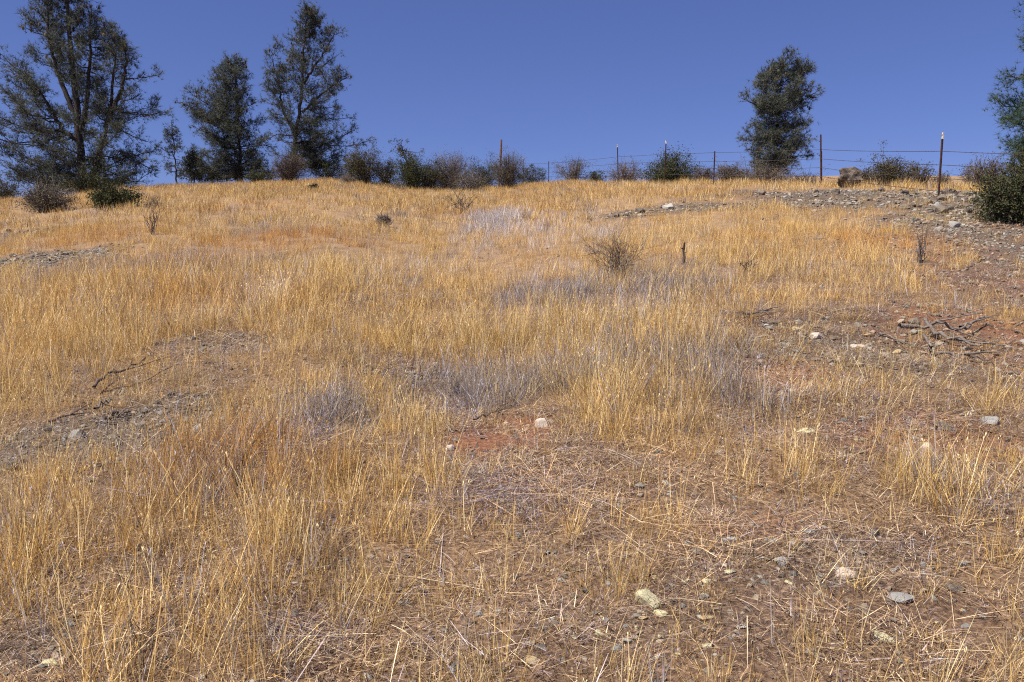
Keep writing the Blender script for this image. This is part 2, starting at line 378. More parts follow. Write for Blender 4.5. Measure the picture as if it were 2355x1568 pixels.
def scatter(name, src, n_src, pts, rotz, tilt, scale, tints, label, cat):
    me = bpy.data.meshes.new(name); n = len(pts); me.vertices.add(n); me.vertices.foreach_set('co', np.asarray(pts, np.float32).ravel())
    ro = np.zeros((n, 3), np.float32); ro[:, 0] = tilt[0]; ro[:, 1] = tilt[1]; ro[:, 2] = rotz
    me.attributes.new('rot', 'FLOAT_VECTOR', 'POINT').data.foreach_set('vector', ro.ravel())
    me.attributes.new('scl', 'FLOAT_VECTOR', 'POINT').data.foreach_set('vector', np.asarray(scale, np.float32).ravel())
    me.attributes.new('idx', 'INT', 'POINT').data.foreach_set('value', rng.integers(0, n_src, n).astype(np.int32))
    tc = np.ones((n, 4), np.float32); tc[:, :3] = tints
    me.attributes.new('tint', 'FLOAT_COLOR', 'POINT').data.foreach_set('color', tc.ravel())
    o = bpy.data.objects.new(name, me); COL.objects.link(o)
    g = bpy.data.node_groups.new(name + '_nodes', 'GeometryNodeTree')
    g.interface.new_socket('Geometry', in_out='INPUT', socket_type='NodeSocketGeometry')
    g.interface.new_socket('Geometry', in_out='OUTPUT', socket_type='NodeSocketGeometry')
    gi_ = g.nodes.new('NodeGroupInput'); go_ = g.nodes.new('NodeGroupOutput')
    ci = g.nodes.new('GeometryNodeCollectionInfo'); ci.inputs['Collection'].default_value = src
    ci.inputs['Separate Children'].default_value = True; ci.inputs['Reset Children'].default_value = True
    ip = g.nodes.new('GeometryNodeInstanceOnPoints'); ip.inputs['Pick Instance'].default_value = True
    def na(nm, typ):
        x = g.nodes.new('GeometryNodeInputNamedAttribute'); x.data_type = typ; x.inputs[0].default_value = nm; return x.outputs[0]
    g.links.new(gi_.outputs[0], ip.inputs['Points']); g.links.new(ci.outputs[0], ip.inputs['Instance'])
    g.links.new(na('idx', 'INT'), ip.inputs['Instance Index'])
    er = g.nodes.new('FunctionNodeEulerToRotation'); g.links.new(na('rot', 'FLOAT_VECTOR'), er.inputs[0]); g.links.new(er.outputs[0], ip.inputs['Rotation'])
    g.links.new(na('scl', 'FLOAT_VECTOR'), ip.inputs['Scale'])
    g.links.new(ip.outputs[0], go_.inputs[0])
    md = o.modifiers.new('scatter', 'NODES'); md.node_group = g
    tag(o, label, cat, kind='stuff'); return o

def variants(n, fn, name, mat_):
    out = []
    for k in range(n):
        b = MB(); fn(b, k); out.append(b.mesh(name, mat_))
    return out

source('near_stalks', variants(7, lambda b, k: (blades(b, 13, .055, .14, .34, .0021, R(12), .18, 4, (.25, 1), .18), blades(b, 12, .08, .06, .22, .0018, R(28), .4, 3, (.0, .8))), 'near_stalks', M['grass']))
source('near_fuzz', variants(5, lambda b, k: blades(b, 34, .10, .03, .14, .0019, R(40), .5, 2, (0, .9), .06), 'near_fuzz', M['grass']))
source('mid_stalks', variants(6, lambda b, k: (blades(b, 22, .12, .13, .34, .0032, R(13), .2, 3, (.15, 1), .07), blades(b, 20, .15, .06, .2, .003, R(28), .4, 2, (0, .8))), 'mid_stalks', M['grass']))
source('far_stalks', variants(6, lambda b, k: blades(b, 44, .28, .08, .34, .0075, R(14), .25, 2, (.0, 1)), 'far_stalks', M['grass']))
source('lying_straw', variants(7, lambda b, k: (blades(b, 11, .16, .10, .38, .0028, R(10), .12, 3, (.6, 1), 0, True), blades(b, 14, .16, .04, .16, .0022, R(18), .2, 2, (.2, .95), 0, True)), 'lying_straw', M['litter']))
source('crumbs', variants(6, lambda b, k: blades(b, 110, .17, .012, .075, .0024, R(30), .3, 1, (0, 1), 0, True), 'crumbs', M['litter']))

def points(y0, y1, dens, margin=1.0, umax=.74):
    """random spots on the slope between two distances"""
    area = (umax * (y1 ** 2 - y0 ** 2)) + 2 * margin * (y1 - y0)
    n = int(area * dens)
    Y = np.sqrt(rng.random(n) * (y1 ** 2 - y0 ** 2) + y0 ** 2); X = (rng.random(n) * 2 - 1) * (umax * Y + margin)
    return X, Y
GOLD = np.array([1.0, 1.0, 1.0])
def tint_at(X, Y):
    n = len(X); t = np.ones((n, 3))
    big = N1.fbm(X / 2.5 + 40, Y / 2.5 + 9, 4)[:, None]; sm = N2.fbm(X / .35, Y / .35, 2)[:, None]
    t = t * (.82 + .36 * sm)
    t = t * (1 - np.clip((big - .5) * 1.8, 0, .5) * np.array([.08, .16, .28]))      # redder drifts
    t = t * (1 + np.clip((.47 - big) * 2.2, 0, .5) * np.array([.10, .22, .40]))     # paler drifts
    o = field(ORANGE, X, Y)[:, None]; t = t * (1 - o * np.array([.10, .25, .38]))
    p = field(PURPLE, X, Y)[:, None]; dr = (rng.random(n) < .13)[:, None] * 1.0; p = np.clip(1.0 * (rng.random(n)[:, None] < p * .85) + dr, 0, 1)
    t = t * (1 - p) + p * np.array([.64, .80, 1.7]) * (.72 + .35 * rng.random(n)[:, None])
    wq = 1.0 * (rng.random(n) < .9 * field(WHITE, X, Y, 1.3))[:, None]
    t = t * (1 - wq) + wq * np.array([.88, 1.16, 2.7]) * (.85 + .3 * rng.random(n)[:, None])
    return t
def lay_grass(name, src, nsrc, y0, y1, dens, s0, s1, label, bare_keep=.06, zs=1.0, tintmul=1.0, margin=1.0):
    X, Y = points(y0, y1, dens, margin)
    b = bare_at(X, Y); tl = field(TALL, X, Y); cl = N4.fbm(X / .55 + 5, Y / .55, 3); md_ = N3.fbm(X / 3.3, Y / 3.3, 3)
    keep = np.clip((1 - b) * np.clip((cl - .33) * 3.4 + .32 + tl * .75, .24, 1.0) * np.clip(.55 + (md_ - .35) * 2 + tl, .45, 1), bare_keep, 1)
    k = rng.random(len(X)) < keep; X, Y, tl, b = X[k], Y[k], tl[k], b[k]
    s = (s0 + (s1 - s0) * rng.random(len(X))) * (.72 + .42 * tl + .3 * md_[k]) * (1 - .35 * b)
    wd_ = s ** .6
    sc = np.stack([wd_, wd_, s * zs], -1)
    wind = N2.fbm(X / 2 + 77, Y / 2, 2) - .5
    return scatter(name, SRC[src], nsrc, np.stack([X, Y, height(X, Y) - .004], -1), rng.random(len(X)) * 6.28,
                   (rng.normal(0, .15, len(X)), rng.normal(.04, .15, len(X)) + wind * .35), sc, tint_at(X, Y) * tintmul, label, 'grass')

lay_grass('dry_grass', 'near_stalks', 7, 1.4, 7.5, 112, .62, 1.2, 'dry golden stalks of tall grass nearest in the foreground', .15)
lay_grass('short_dry_grass', 'near_fuzz', 5, 1.4, 7.5, 72, .55, 1.3, 'short tangled brown grass under the foreground stalks', .62)
lay_grass('dry_grass', 'mid_stalks', 6, 7.0, 19, 38, .62, 1.18, 'dry golden grass across the middle of the slope')
lay_grass('dry_grass', 'far_stalks', 6, 17.5, 62, 11, .7, 1.15, 'dry golden grass of the upper slope and ridge', .04, margin=3)

def lay_litter(name, src, nsrc, y0, y1, dens, plist, base, smin, smax, label, tm):
    X, Y = points(y0, y1, dens); q = np.clip(base + field(plist, X, Y), 0, 1) * (1 - .62 * np.maximum(field(GREY, X, Y), field(REDSOIL, X, Y))); k = rng.random(len(X)) < q; X, Y = X[k], Y[k]
    s = smin + (smax - smin) * rng.random(len(X)); t = np.ones((len(X), 3)) * (.65 + .5 * rng.random(len(X)))[:, None] * tm
    pu = field(PURPLE, X, Y)[:, None]; t = t * (1 - pu) + pu * np.array([.66, .80, 1.35]) * .8
    mv = (rng.random(len(X)) < .30)[:, None]; t = np.where(mv, t * np.array([.75, .84, 1.35]), t)
    gr = field(GREY, X, Y)[:, None]; t = t * (1 - gr * .5)+ gr * .5 * np.array([.7, .8, 1.1])
    return scatter(name, SRC[src], nsrc, np.stack([X, Y, height(X, Y) + .003], -1), rng.random(len(X)) * 6.28,
                   (rng.normal(0, .05, len(X)) , rng.normal(0, .05, len(X))), np.stack([s, s, s], -1), t, label, 'straw')
lay_litter('fallen_straw', 'lying_straw', 7, 1.4, 14, 46, STRAW, .22, .6, 1.15, 'loose pale straw stems lying flat on the ground', 1.18)
lay_litter('plant_litter', 'crumbs', 6, 1.4, 5.2, 60, BARE, .6, .6, 1.0, 'fine tan chaff covering the nearest soil', 1.15)
lay_litter('plant_litter', 'crumbs', 6, 1.4, 10.5, 42, BARE, .65, .8, 1.4, 'crumbled brown plant litter and chaff covering the soil', .95)

XS = [STRAW[0], STRAW[1], STRAW[2], STRAW[7]]
def lay_patch(name, src, nsrc, plist, dens, s0, s1, tn, label, cat='grass', y0=1.6, y1=40, zf=1.0):
    X, Y = points(y0, y1, dens); q = field(plist, X, Y); k = rng.random(len(X)) < q; X, Y = X[k], Y[k]
    s = s0 + (s1 - s0) * rng.random(len(X)); t = np.array(tn)[None] * (.7 + .5 * rng.random(len(X)))[:, None]
    return scatter(name, SRC[src], nsrc, np.stack([X, Y, height(X, Y)], -1), rng.random(len(X)) * 6.28,
                   (rng.normal(0, .22, len(X)), rng.normal(0, .22, len(X))), np.stack([s, s, s * zf], -1), t, label, cat)
lay_patch('fallen_straw', 'lying_straw', 7, XS, 60, .42, .85, (1.35, 1.22, 1.1), 'bright flattened straw in swaths at centre right of the foreground', 'straw', y1=9)
lay_patch('grey_stem_mat', 'near_fuzz', 5, PURPLE, 42, 1.1, 2.0, (.60, .78, 1.9), 'matted purple-grey dead stems between the golden grass', y1=13)
lay_patch('pale_grass', 'mid_stalks', 6, [(WHITE[0][0], WHITE[0][1], WHITE[0][2] * .75, WHITE[0][3] * .75, .6)], 22, .9, 1.4, (.88, 1.16, 2.7), 'whitish lavender dead grass in a patch at mid slope', y0=9, y1=26)

# ------------------------------------------------------------------ stones
def rock_mesh(name, mat_, seed, sx=1, sy=1, sz=.6, sub=2, ang=.35, smooth_=False):
    import bmesh
    bm = bmesh.new(); bmesh.ops.create_icosphere(bm, subdivisions=sub, radius=1)
    r = random.Random(seed)
    planes = [(Vector((r.gauss(0, 1), r.gauss(0, 1), r.gauss(0, 1))).normalized(), r.uniform(.45, .85)) for _ in range(11)]
    off = Vector((seed * 3.1, seed * 1.7, 0))
    for v in bm.verts:
        p = v.co.copy()
        for nrm, d in planes:
            q = p.dot(nrm)
            if q > d: p -= nrm * (q - d)
        p *= 1 + ang * .35 * mnoise.noise(p * 2.2 + off) + .05 * mnoise.noise(p * 7 + off)
        v.co = Vector((p.x * sx, p.y * sy, p.z * sz))
    zmax_ = max(v.co.z for v in bm.verts); xs = max(abs(v.co.x) for v in bm.verts) / sx
    for v in bm.verts: v.co = Vector((v.co.x / xs, v.co.y / xs, v.co.z / xs))
    me = bpy.data.meshes.new(name); bm.to_mesh(me); bm.free(); me.materials.append(mat_)
    return me

# small gravel: nobody could count it
source('pebbles', [rock_mesh('pebble', M['gravel'], 50 + k, 1, .75, .45, 1) for k in range(6)])
GRAV = [(a[0], a[1], a[2], a[3], a[4]) for a in GREY] + [(a[0], a[1], a[2], a[3], a[4] * .55) for a in REDSOIL] + [(a[0], a[1], a[2], a[3], a[4] * .35) for a in BARE]
def lay_gravel(y0, y1, dens, smin, smax, base, label):
    X, Y = points(y0, y1, dens); q = np.clip(base + field(GRAV, X, Y), 0, 1); k = rng.random(len(X)) < q; X, Y = X[k], Y[k]
    s = smin + (smax - smin) * rng.random(len(X)) ** 3.0
    v = (.30 + .65 * rng.random(len(X)) ** 1.5)[:, None]; t = v * np.where((rng.random(len(X)) < .35)[:, None], np.array([.90, .92, .90]), np.array([1.0, .86, .72]))
    rs = field(REDSOIL, X, Y)[:, None] * (rng.random(len(X)) < .6)[:, None]; t = t * (1 - rs * np.array([0, .25, .4]))
    scatter('gravel', SRC['pebbles'], 6, np.stack([X, Y, height(X, Y) + s * .12], -1), rng.random(len(X)) * 6.28,
            (rng.normal(0, .25, len(X)), rng.normal(0, .25, len(X))), np.stack([s, s * (.7 + .4 * rng.random(len(X))), s], -1), t, label, 'gravel')
lay_gravel(1.6, 6.5, 1100, .004, .024, .20, 'fine grey and brown gravel in the foreground soil')
lay_gravel(1.6, 8, 70, .010, .034, .22, 'scattered pale stone chips among the foreground straw')
lay_gravel(5.5, 15, 300, .012, .05, .02, 'loose gravel on the bare patches of the middle slope')
lay_gravel(14, 32, 75, .02, .075, .0, 'broken grey rubble on the stony bank and far left patches')

SHAPES = [('narrow', .5, .34), ('flat', .85, .28), ('blocky', .88, .66)]
STONES = {k: [rock_mesh('stone', M['stone_' + k], 10 * i + j, 1, SHAPES[j][1], SHAPES[j][2], 2) for j in range(3)]
          for i, k in enumerate(['grey', 'pale', 'white', 'blue', 'tan'])}
def put_stone(x, y, width, kind, label, group=None, mesh=None, rz=None, tilt=.12, name='stone', sink=.25):
    me = mesh or rnd.choice(STONES[kind])
    o = bpy.data.objects.new(name, me); COL.objects.link(o)
    s = width / 2; o.scale = (s, s, s)
    zx = max(v.co.z for v in me.vertices) * s
    o.location = (x, y, H(x, y) + zx * (1 - 2 * sink) * .6)
    o.rotation_euler = (rnd.gauss(0, tilt), rnd.gauss(0, tilt), rnd.uniform(0, 6.28) if rz is None else rz)
    tag(o, label, 'stone' if name == 'stone' else 'rock', group); return o

HAND = [  # px, py, width px, aspect depth, height ratio, kind, label
    (1487, 1392, 62, 1.0, .72, 'pale', 'largest pale green angular rock lying in the foreground litter', 'rock'),
    (1943, 1325, 52, .9, .8, 'white', 'white quartz rock streaked with rust in lower right foreground', 'rock'),
    (1757, 1288, 28, .6, .45, 'white', 'flat white stone just left of the bluish foreground stone', 'stone'),
    (1797, 1290, 38, .8, .4, 'blue', 'flat bluish grey stone left of the rust streaked white rock', 'stone'),
    (1666, 1303, 18, .7, .6, 'white', 'small bright white pebble above and right of largest pale rock', 'stone'),
    (1637, 1273, 14, .7, .5, 'white', 'tiny white stone farther up than the bright white pebble', 'stone'),
    (1440, 1348, 26, .7, .5, 'tan', 'small tan stone immediately left of the largest pale green rock', 'stone'),
    (1518, 1414, 34, .7, .4, 'pale', 'low greenish stone just below the largest pale green rock', 'stone'),
    (2072, 1381, 62, .6, .28, 'blue', 'long flat grey slab lying right of the rust streaked rock', 'stone'),
    (2035, 1478, 58, .4, .3, 'pale', 'narrow grey green slab tilted in the lower right litter', 'stone'),
    (2195, 1362, 44, .8, .55, 'grey', 'dark grey rock with deep shadow near the lower right edge', 'rock'),
    (916, 1112, 66, .6, .75, 'tan', 'tan block of rock half hidden in left centre grass', 'rock'),
    (1033, 1035, 24, .8, .8, 'white', 'pale upright stone left of the red soil patch', 'stone'),
    (1108, 1088, 26, .7, .4, 'blue', 'flat grey stone below the red soil patch', 'stone'),
    (1248, 980, 32, .7, .6, 'white', 'whitish stone at right end of the central red soil', 'stone'),
    (1012, 957, 24, .8, .6, 'tan', 'rusty tan stone beside the matted purple stems', 'stone'),
    (1285, 1042, 18, .8, .5, 'tan', 'small tan stone on lower right of central soil patch', 'stone'),
    (625, 918, 20, .7, 1.0, 'white', 'lone pale upright stone in grass left of centre', 'stone'),
    (975, 686, 16, .7, .6, 'white', 'lone white stone in grass at the middle distance', 'stone'),
    (1876, 776, 42, .8, .6, 'white', 'cream coloured rock on bare soil left of the branch pile', 'rock'),
    (1972, 799, 42, .8, .45, 'white', 'white and grey flat rock between cream rock and branch pile', 'rock'),
    (1765, 754, 20, .8, .7, 'blue', 'small bluish stone at left end of right bare patch', 'stone'),
    (1914, 782, 22, .8, .5, 'grey', 'small grey stone just right of the cream coloured rock', 'stone'),
    (2002, 806, 20, .8, .5, 'tan', 'small tan stone touching right side of white grey rock', 'stone'),
    (1796, 912, 22, .8, .9, 'tan', 'left of a pair of pale stones below the red hollow', 'stone'),
    (1823, 903, 18, .8, .7, 'white', 'right and whiter of a pair of pale stones below the red hollow', 'stone'),
    (1854, 996, 42, .5, .35, 'pale', 'long pale stone in grass below the pair of pale stones', 'stone'),
    (1975, 1014, 38, .7, .35, 'tan', 'flat tan stone on the red soil at right', 'stone'),
    (2168, 987, 54, .8, .45, 'grey', 'wide grey green rock on red soil near the right side', 'rock'),
    (2133, 1037, 34, .9, .75, 'white', 'orange and white rock standing out of red soil at right', 'rock'),
    (2274, 972, 50, .7, .3, 'blue', 'flat bluish rock right of the wide grey green rock', 'stone'),
    (2262, 1082, 34, .9, .6, 'grey', 'grey stone half in grass by the right edge', 'stone'),
    (432, 973, 34, .8, .65, 'grey', 'largest grey green stone at right end of left gravel patch', 'rock'),
    (560 - 55, 950, 16, .8, .6, 'grey', 'small grey stone right of the left gravel patch', 'stone'),
    (115, 1530, 52, .6, .35, 'pale', 'flat greenish slab in the bottom left corner', 'stone'),
    (1222, 1530, 38, .8, .6, 'tan', 'brownish stone at the bottom edge near the middle', 'stone'),
    (1620, 1432, 40, .7, .3, 'tan', 'flat orange tan stone below right of largest pale rock', 'stone'),
    (1860, 1225, 30, .8, .3, 'blue', 'flat grey stone in litter above the rust streaked rock', 'stone'),
    (1670, 1242, 20, .7, .4, 'blue', 'small bluish flat stone in the straw above the white pebbles', 'stone'),
]
for i, (px, py, wpx, asp, hr, kind, lab, nm) in enumerate(HAND):
    g = ground(px, py); wd = wpx / F * g[1]
    me = rock_mesh(nm, M['stone_' + kind], 341 + i, 1, asp, hr, 3, .22)
    o = put_stone(g[0], g[1], wd * 1.08, kind, lab, None, me, rz=rnd.uniform(-.3, .3), tilt=.10, name=nm, sink=.33)
    if 'tilted' in lab: o.rotation_euler = (0, R(18), R(-38))

COLW = {'grey': 'dark grey', 'blue': 'light grey', 'tan': 'tan', 'pale': 'greenish', 'white': 'white'}
def stones_in(pl, n, w0, w1, kinds, where, zones, group):
    """zones: (photo x up to which it holds, words) - which landmark the stone lies by"""
    k = 0; tries = 0
    while k < n and tries < 8000:
        tries += 1
        cx, cy, rx, ry, wt = rnd.choice(pl)
        a = rnd.uniform(0, 6.28); q = math.sqrt(rnd.random()); x, y = cx + math.cos(a) * rx * q, cy + math.sin(a) * ry * q
        if y < 1.9: continue
        u = rnd.random() ** 2.2; sz = w0 + (w1 - w0) * u; kd = rnd.choice(kinds)
        px = PW / 2 + F * x / y
        zone = next((t for lim_, t in zones if px < lim_), zones[-1][1])
        size = 'large' if u > .5 else 'medium sized' if u > .12 else 'small'
        j = rnd.randrange(3)
        put_stone(x, y, sz, kd, '%s %s %s stone %s %s' % (size, SHAPES[j][0], COLW[kd], where, zone), group, mesh=STONES[kd][j], tilt=.2); k += 1
stones_in(GREY[0:2], 48, .035, .12, ['grey', 'grey', 'blue'], 'in the mid left gravel patch', [(150, 'at its left edge'), (300, 'below the propped branch'), (9999, 'toward its right end')], 'stones of the mid left gravel patch')
stones_in(GREY[2:4], 12, .06, .18, ['grey', 'blue'], 'on the far left gravel strip', [(110, 'near the photo edge'), (9999, 'at its inner end')], 'stones of the far left gravel strip')
stones_in([patch(1880, 452, 190, 12), patch(2080, 460, 230, 18), patch(2250, 492, 140, 24), patch(2180, 470, 150, 18)], 96, .07, .30, ['grey', 'grey', 'grey', 'blue'],
          'on the stony bank', [(1830, 'below the lone pine'), (1960, 'between thick fence post and boulder'), (2110, 'right of the boulder'), (2210, 'around the nearest fence post'), (9999, 'beside the dark right edge bush')], 'rocks of the stony bank')
stones_in([patch(1640, 476, 120, 8), patch(1480, 491, 100, 7)], 26, .07, .26, ['grey', 'blue', 'grey'], 'in the low grassy ledge', [(1480, 'at its far left tip'), (1600, 'along its middle'), (9999, 'under the lone pine')], 'rocks of the low grassy ledge')
stones_in([patch(2050, 790, 290, 55), patch(1800, 765, 140, 25)], 42, .035, .12, ['grey', 'tan', 'blue', 'grey'], 'on right bare soil', [(1830, 'left of the cream rock'), (2060, 'by the white flat rock'), (2220, 'around the branch pile'), (9999, 'right of the branch pile')], 'stones around the branch pile')
stones_in([patch(1640, 1400, 300, 90), patch(1850, 1290, 340, 70), patch(1500, 1500, 300, 50)], 34, .018, .05, ['grey', 'pale', 'tan', 'blue'], 'in foreground litter', [(1430, 'left of the largest pale rock'), (1620, 'around the largest pale rock'), (1900, 'left of the rust streaked rock'), (2080, 'around the rust streaked rock'), (9999, 'near the lower right corner')], 'stones of the lower right litter')
stones_in([patch(1180, 1005, 140, 50)], 8, .015, .045, ['grey', 'tan', 'white'], 'on the central red soil', [(1160, 'toward its left side'), (9999, 'toward its right side')], 'stones of the central soil patch')
stones_in([patch(2140, 1010, 210, 55), patch(1780, 880, 120, 40)], 16, .02, .06, ['grey', 'tan', 'pale'], 'on the red soil', [(1900, 'by the pair of pale stones'), (2150, 'left of the orange white rock'), (9999, 'near the right edge')], 'stones of the middle right soil')
stones_in([patch(2320, 590, 120, 60), patch(2220, 525, 120, 18)], 26, .05, .17, ['grey', 'blue', 'grey'], 'below the dark right bush', [(2230, 'left side'), (9999, 'right side')], 'stones of the slope below the right bush')

g = at_depth(1957, 24.0)
bo = put_stone(g[0], g[1], 1.08, 'grey', 'large rough brown boulder on the ridge right of a fence post', None, rock_mesh('boulder', M['boulder'], 777, 1, .8, .70, 4, .8), rz=.3, tilt=0, name='boulder', sink=.0)
bo['category'] = 'boulder'
g = ground(2182, 446); put_stone(g[0], g[1], .48, 'grey', 'dark brown rock on the stony bank right of nearest fence post', None, rock_mesh('rock', M['boulder'], 778, 1, .8, .5, 3, .9), tilt=0, name='rock')

# ------------------------------------------------------------------ trees
def needle_tufts(mb, P, D, n=12, L=.25, w=.014, spread=.75):
    """fans of long needles at points P pointing along D"""
    m = len(P)
    for k in range(n):
        d = D + rng.normal(0, spread, (m, 3)); d /= np.linalg.norm(d, axis=1)[:, None] + 1e-9
        s = np.cross(d, rng.normal(0, 1, (m, 3))); s /= np.linalg.norm(s, axis=1)[:, None] + 1e-9
        l = (L * (.6 + .6 * rng.random(m)))[:, None]; st = P - d * l * .1
        V = np.stack([st - s * w / 2, st + s * w / 2, st + d * l + np.array([0, 0, -.12]) * l], 1)
        sh = np.clip(.5 + .28 * d[:, 2] * 0 + rng.normal(0, .22, m), 0, .92); sh = np.where(rng.random(m) < .05, 1.0, sh)
        mb.add(V.reshape(-1, 3), np.arange(3 * m).reshape(-1, 3), sh)

def pine(name, label, base_px, depth, trunks, env, nb=46, boughs=(), twl=.75, dens=1.0, needle=(.26, .016), cones=60, tr0=.16, mat_n='needles', gap=.0, tn=11, rise=.28, cl_d=1.0, wide=1.08):
    """trunks: list of polylines in photo px; env: rows (py, xl, xr); everything set out in metres about the trunk base"""
    X0, Y0 = ray(base_px, 420)[0] * depth, depth; z0 = H(X0, Y0)
    root = empty(name, (X0, Y0, z0 - .05), label, 'pine tree')
    k = depth / F
    def loc(px, py, dy=0): return np.array([(px - base_px) * k, dy, px_z(py, px, depth) - z0])
    ev = sorted(env, key=lambda e: -e[0])
    ez = np.array([loc(base_px, e[0])[2] for e in ev]); el = np.array([(e[1] - base_px) * k * wide for e in ev]); er = np.array([(e[2] - base_px) * k * wide for e in ev])
    trb = MB(); lines = []
    for ti_, tl in enumerate(trunks):
        P = np.array([loc(a, b, (c if len(q) > 2 else 0)) for q in tl for a, b, c in [(q[0], q[1], q[2] if len(q) > 2 else 0)]])
        tt = np.linspace(0, 1, 24); seg = np.concatenate([[0], np.cumsum(np.linalg.norm(np.diff(P, axis=0), axis=1))]); seg /= seg[-1]
        Q = np.stack([np.interp(tt, seg, P[:, i]) for i in range(3)], -1)
        for _ in range(2): Q[1:-1] = (Q[:-2] + 2 * Q[1:-1] + Q[2:]) / 4
        Q[2:-1] += rng.normal(0, .025, Q[2:-1].shape)
        r0 = tr0 * (1.0 if ti_ == 0 else .62)
        r0 *= .60; rad = r0 * (1 - tt) ** .8 + .014
        tube(trb, Q, rad, 9 if ti_ == 0 else 7); lines.append((Q, rad))
    lim = MB(); crown = MB(); con = MB(); TP = []; TD = []
    def bough(p0, p1, r, bow=None, depth_=0):
        p0 = np.array(p0); p1 = np.array(p1); Ln = np.linalg.norm(p1 - p0)
        Q = curve3(p0, p1, (0, 0, -Ln * .10) if bow is None else bow, 8, Ln * .018)
        tube(lim, Q, np.linspace(r, .011, 8), 4)
        nt_ = max(5, int(Ln * 10 * dens))
        for _ in range(nt_):
            t = .16 + .84 * rnd.random() ** .8; i = min(6, int(t * 7)); f = t * 7 - i; b0 = Q[i] * (1 - f) + Q[i + 1] * f
            dr = (Q[i + 1] - Q[i]); dr = dr / (np.linalg.norm(dr) + 1e-9)
            d = dr * .8 + rng.normal(0, .62, 3) + np.array([0, 0, .30]); d /= np.linalg.norm(d)
            l = twl * (.3 + .7 * rnd.random()) * (1.1 - .45 * t)
            e = b0 + d * l
            zz = e[2]
            if zz < ez[0] - .3: continue
            tw = curve3(b0, e, (0, 0, -.06 * l), 4); tube(lim, tw, np.linspace(.010, .005, 4), 3)
            for q in range(4 + int(l * 7 * dens)):
                s = .35 + .65 * rnd.random(); p = b0 * (1 - s) + e * s + rng.normal(0, .12, 3)
                TP.append(p); TD.append(d * .9 + np.array([0, 0, .25]))
            if rnd.random() < .3: TP.append(e); TD.append(d)
        return Q
    zlo, zhi = ez[0], min(ez[-1], max(l[0][:, 2].max() for l in lines))
    for j in range(nb):
        f = (j + rnd.random()) / nb; z = zlo + (zhi - zlo) * (f ** 1.12)
        xl, xr = np.interp(z, ez, el), np.interp(z, ez, er)
        cx, rx = (xl + xr) / 2, (xr - xl) / 2; a = (j * 2.39996) % (2 * math.pi) + rnd.uniform(-.3, .3)
        q = rnd.uniform(.62, .95) if rnd.random() < .62 else rnd.uniform(.25, .65)
        e = np.array([cx + math.cos(a) * rx * q, math.sin(a) * rx * q * .9 * cl_d, z + rnd.uniform(-.15, .15)])
        best = None
        for (Q, rad) in lines:                     # springs from the nearest stem, a little lower than its tip
            hd = np.hypot(Q[:, 0] - e[0], Q[:, 1] - e[1]); want = z - rise * hd
            cost = hd + 50 * (Q[:, 2] > z + .15) + 1.8 * np.abs(Q[:, 2] - np.maximum(want, Q[0, 2] + .5)); i = int(np.argmin(cost[1:])) + 1
            if best is None or cost[i] < best[0]: best = (cost[i], Q[i], rad[i])
        bough(best[1], e, min(best[2] * .5, .012 + .009 * np.linalg.norm(e - best[1])))
    for (Q, rad) in lines:                          # short shoots all round the upper stems
        hgt = Q[-1][2] - Q[0][2]
        for _ in range(int(4 + hgt * 1.6)):
            t = .45 + .55 * rnd.random() ** .8; i = min(22, int(t * 23)); p = Q[i]; a = rnd.uniform(0, 6.28)
            if p[2] > ez[-1] + .2: continue
            L_ = rnd.uniform(.45, 1.0) * min(1, hgt * .14 + .2) * (1.15 - .5 * t)
            bough(p, p + np.array([math.cos(a) * L_, math.sin(a) * L_, L_ * rnd.uniform(.3, 1.0)]), .016)
    for bl in boughs:
        P = np.array([loc(a, b) for a, b in bl])
        for a, b in zip(P[:-1], P[1:]):
            rr0 = .042 * (1 - .5 * (np.linalg.norm(a - P[0]) / (np.linalg.norm(P[-1] - P[0]) + .01)))
            if (b == P[-1]).all() or len(P) < 3 or True: bough(a, b, rr0, (0, 0, -.03 * np.linalg.norm(b - a)))
    TPa = np.array(TP); TDa = np.array(TD)
    if gap:
        nz = np.array([mnoise.noise(Vector(p * 1.3) + Vector((base_px, 0, 0))) for p in TPa]); kk = nz > -gap; TPa, TDa = TPa[kk], TDa[kk]
    needle_tufts(crown, TPa, TDa, tn, needle[0], needle[1])
    top = TPa[:, 2] > zlo + (zhi - zlo) * .55; cand = np.nonzero(top)[0]
    if cones and len(cand):
        for ci_ in rng.choice(cand, min(cones, len(cand)), replace=False):
            p = TPa[ci_]; sz = rnd.uniform(.06, .10)
            tube(con, [p + (0, 0, -sz), p + (0, 0, -sz * .3), p + (0, 0, sz * .6), p + (0, 0, sz)], [sz * .25, sz * .6, sz * .5, sz * .1], 6, rnd.random())
    trb.build('trunk', M['bark'], root, True); tag(lim.build('branches', M['bark'], root), kind='stuff'); tag(crown.build('crown', M[mat_n], root), kind='stuff')
    if cones: tag(con.build('cones', M['brown_leaf'], root), kind='stuff')
    return root

def z1(x, y): return (x * .3728, y * .3728)
def Z1(*pts): return [z1(*p) for p in pts]
def E1(*rows): return [(r[0] * .3728, r[1] * .3728, r[2] * .3728) for r in rows]
def z3(x, y): return ((1650 + x / 2.282) * .878, (100 + y / 2.282) * .878)
def Z3(*pts): return [z3(*p) for p in pts]
def E3(*rows): return [(z3(0, r[0])[1], z3(r[1], 0)[0], z3(r[2], 0)[0]) for r in rows]

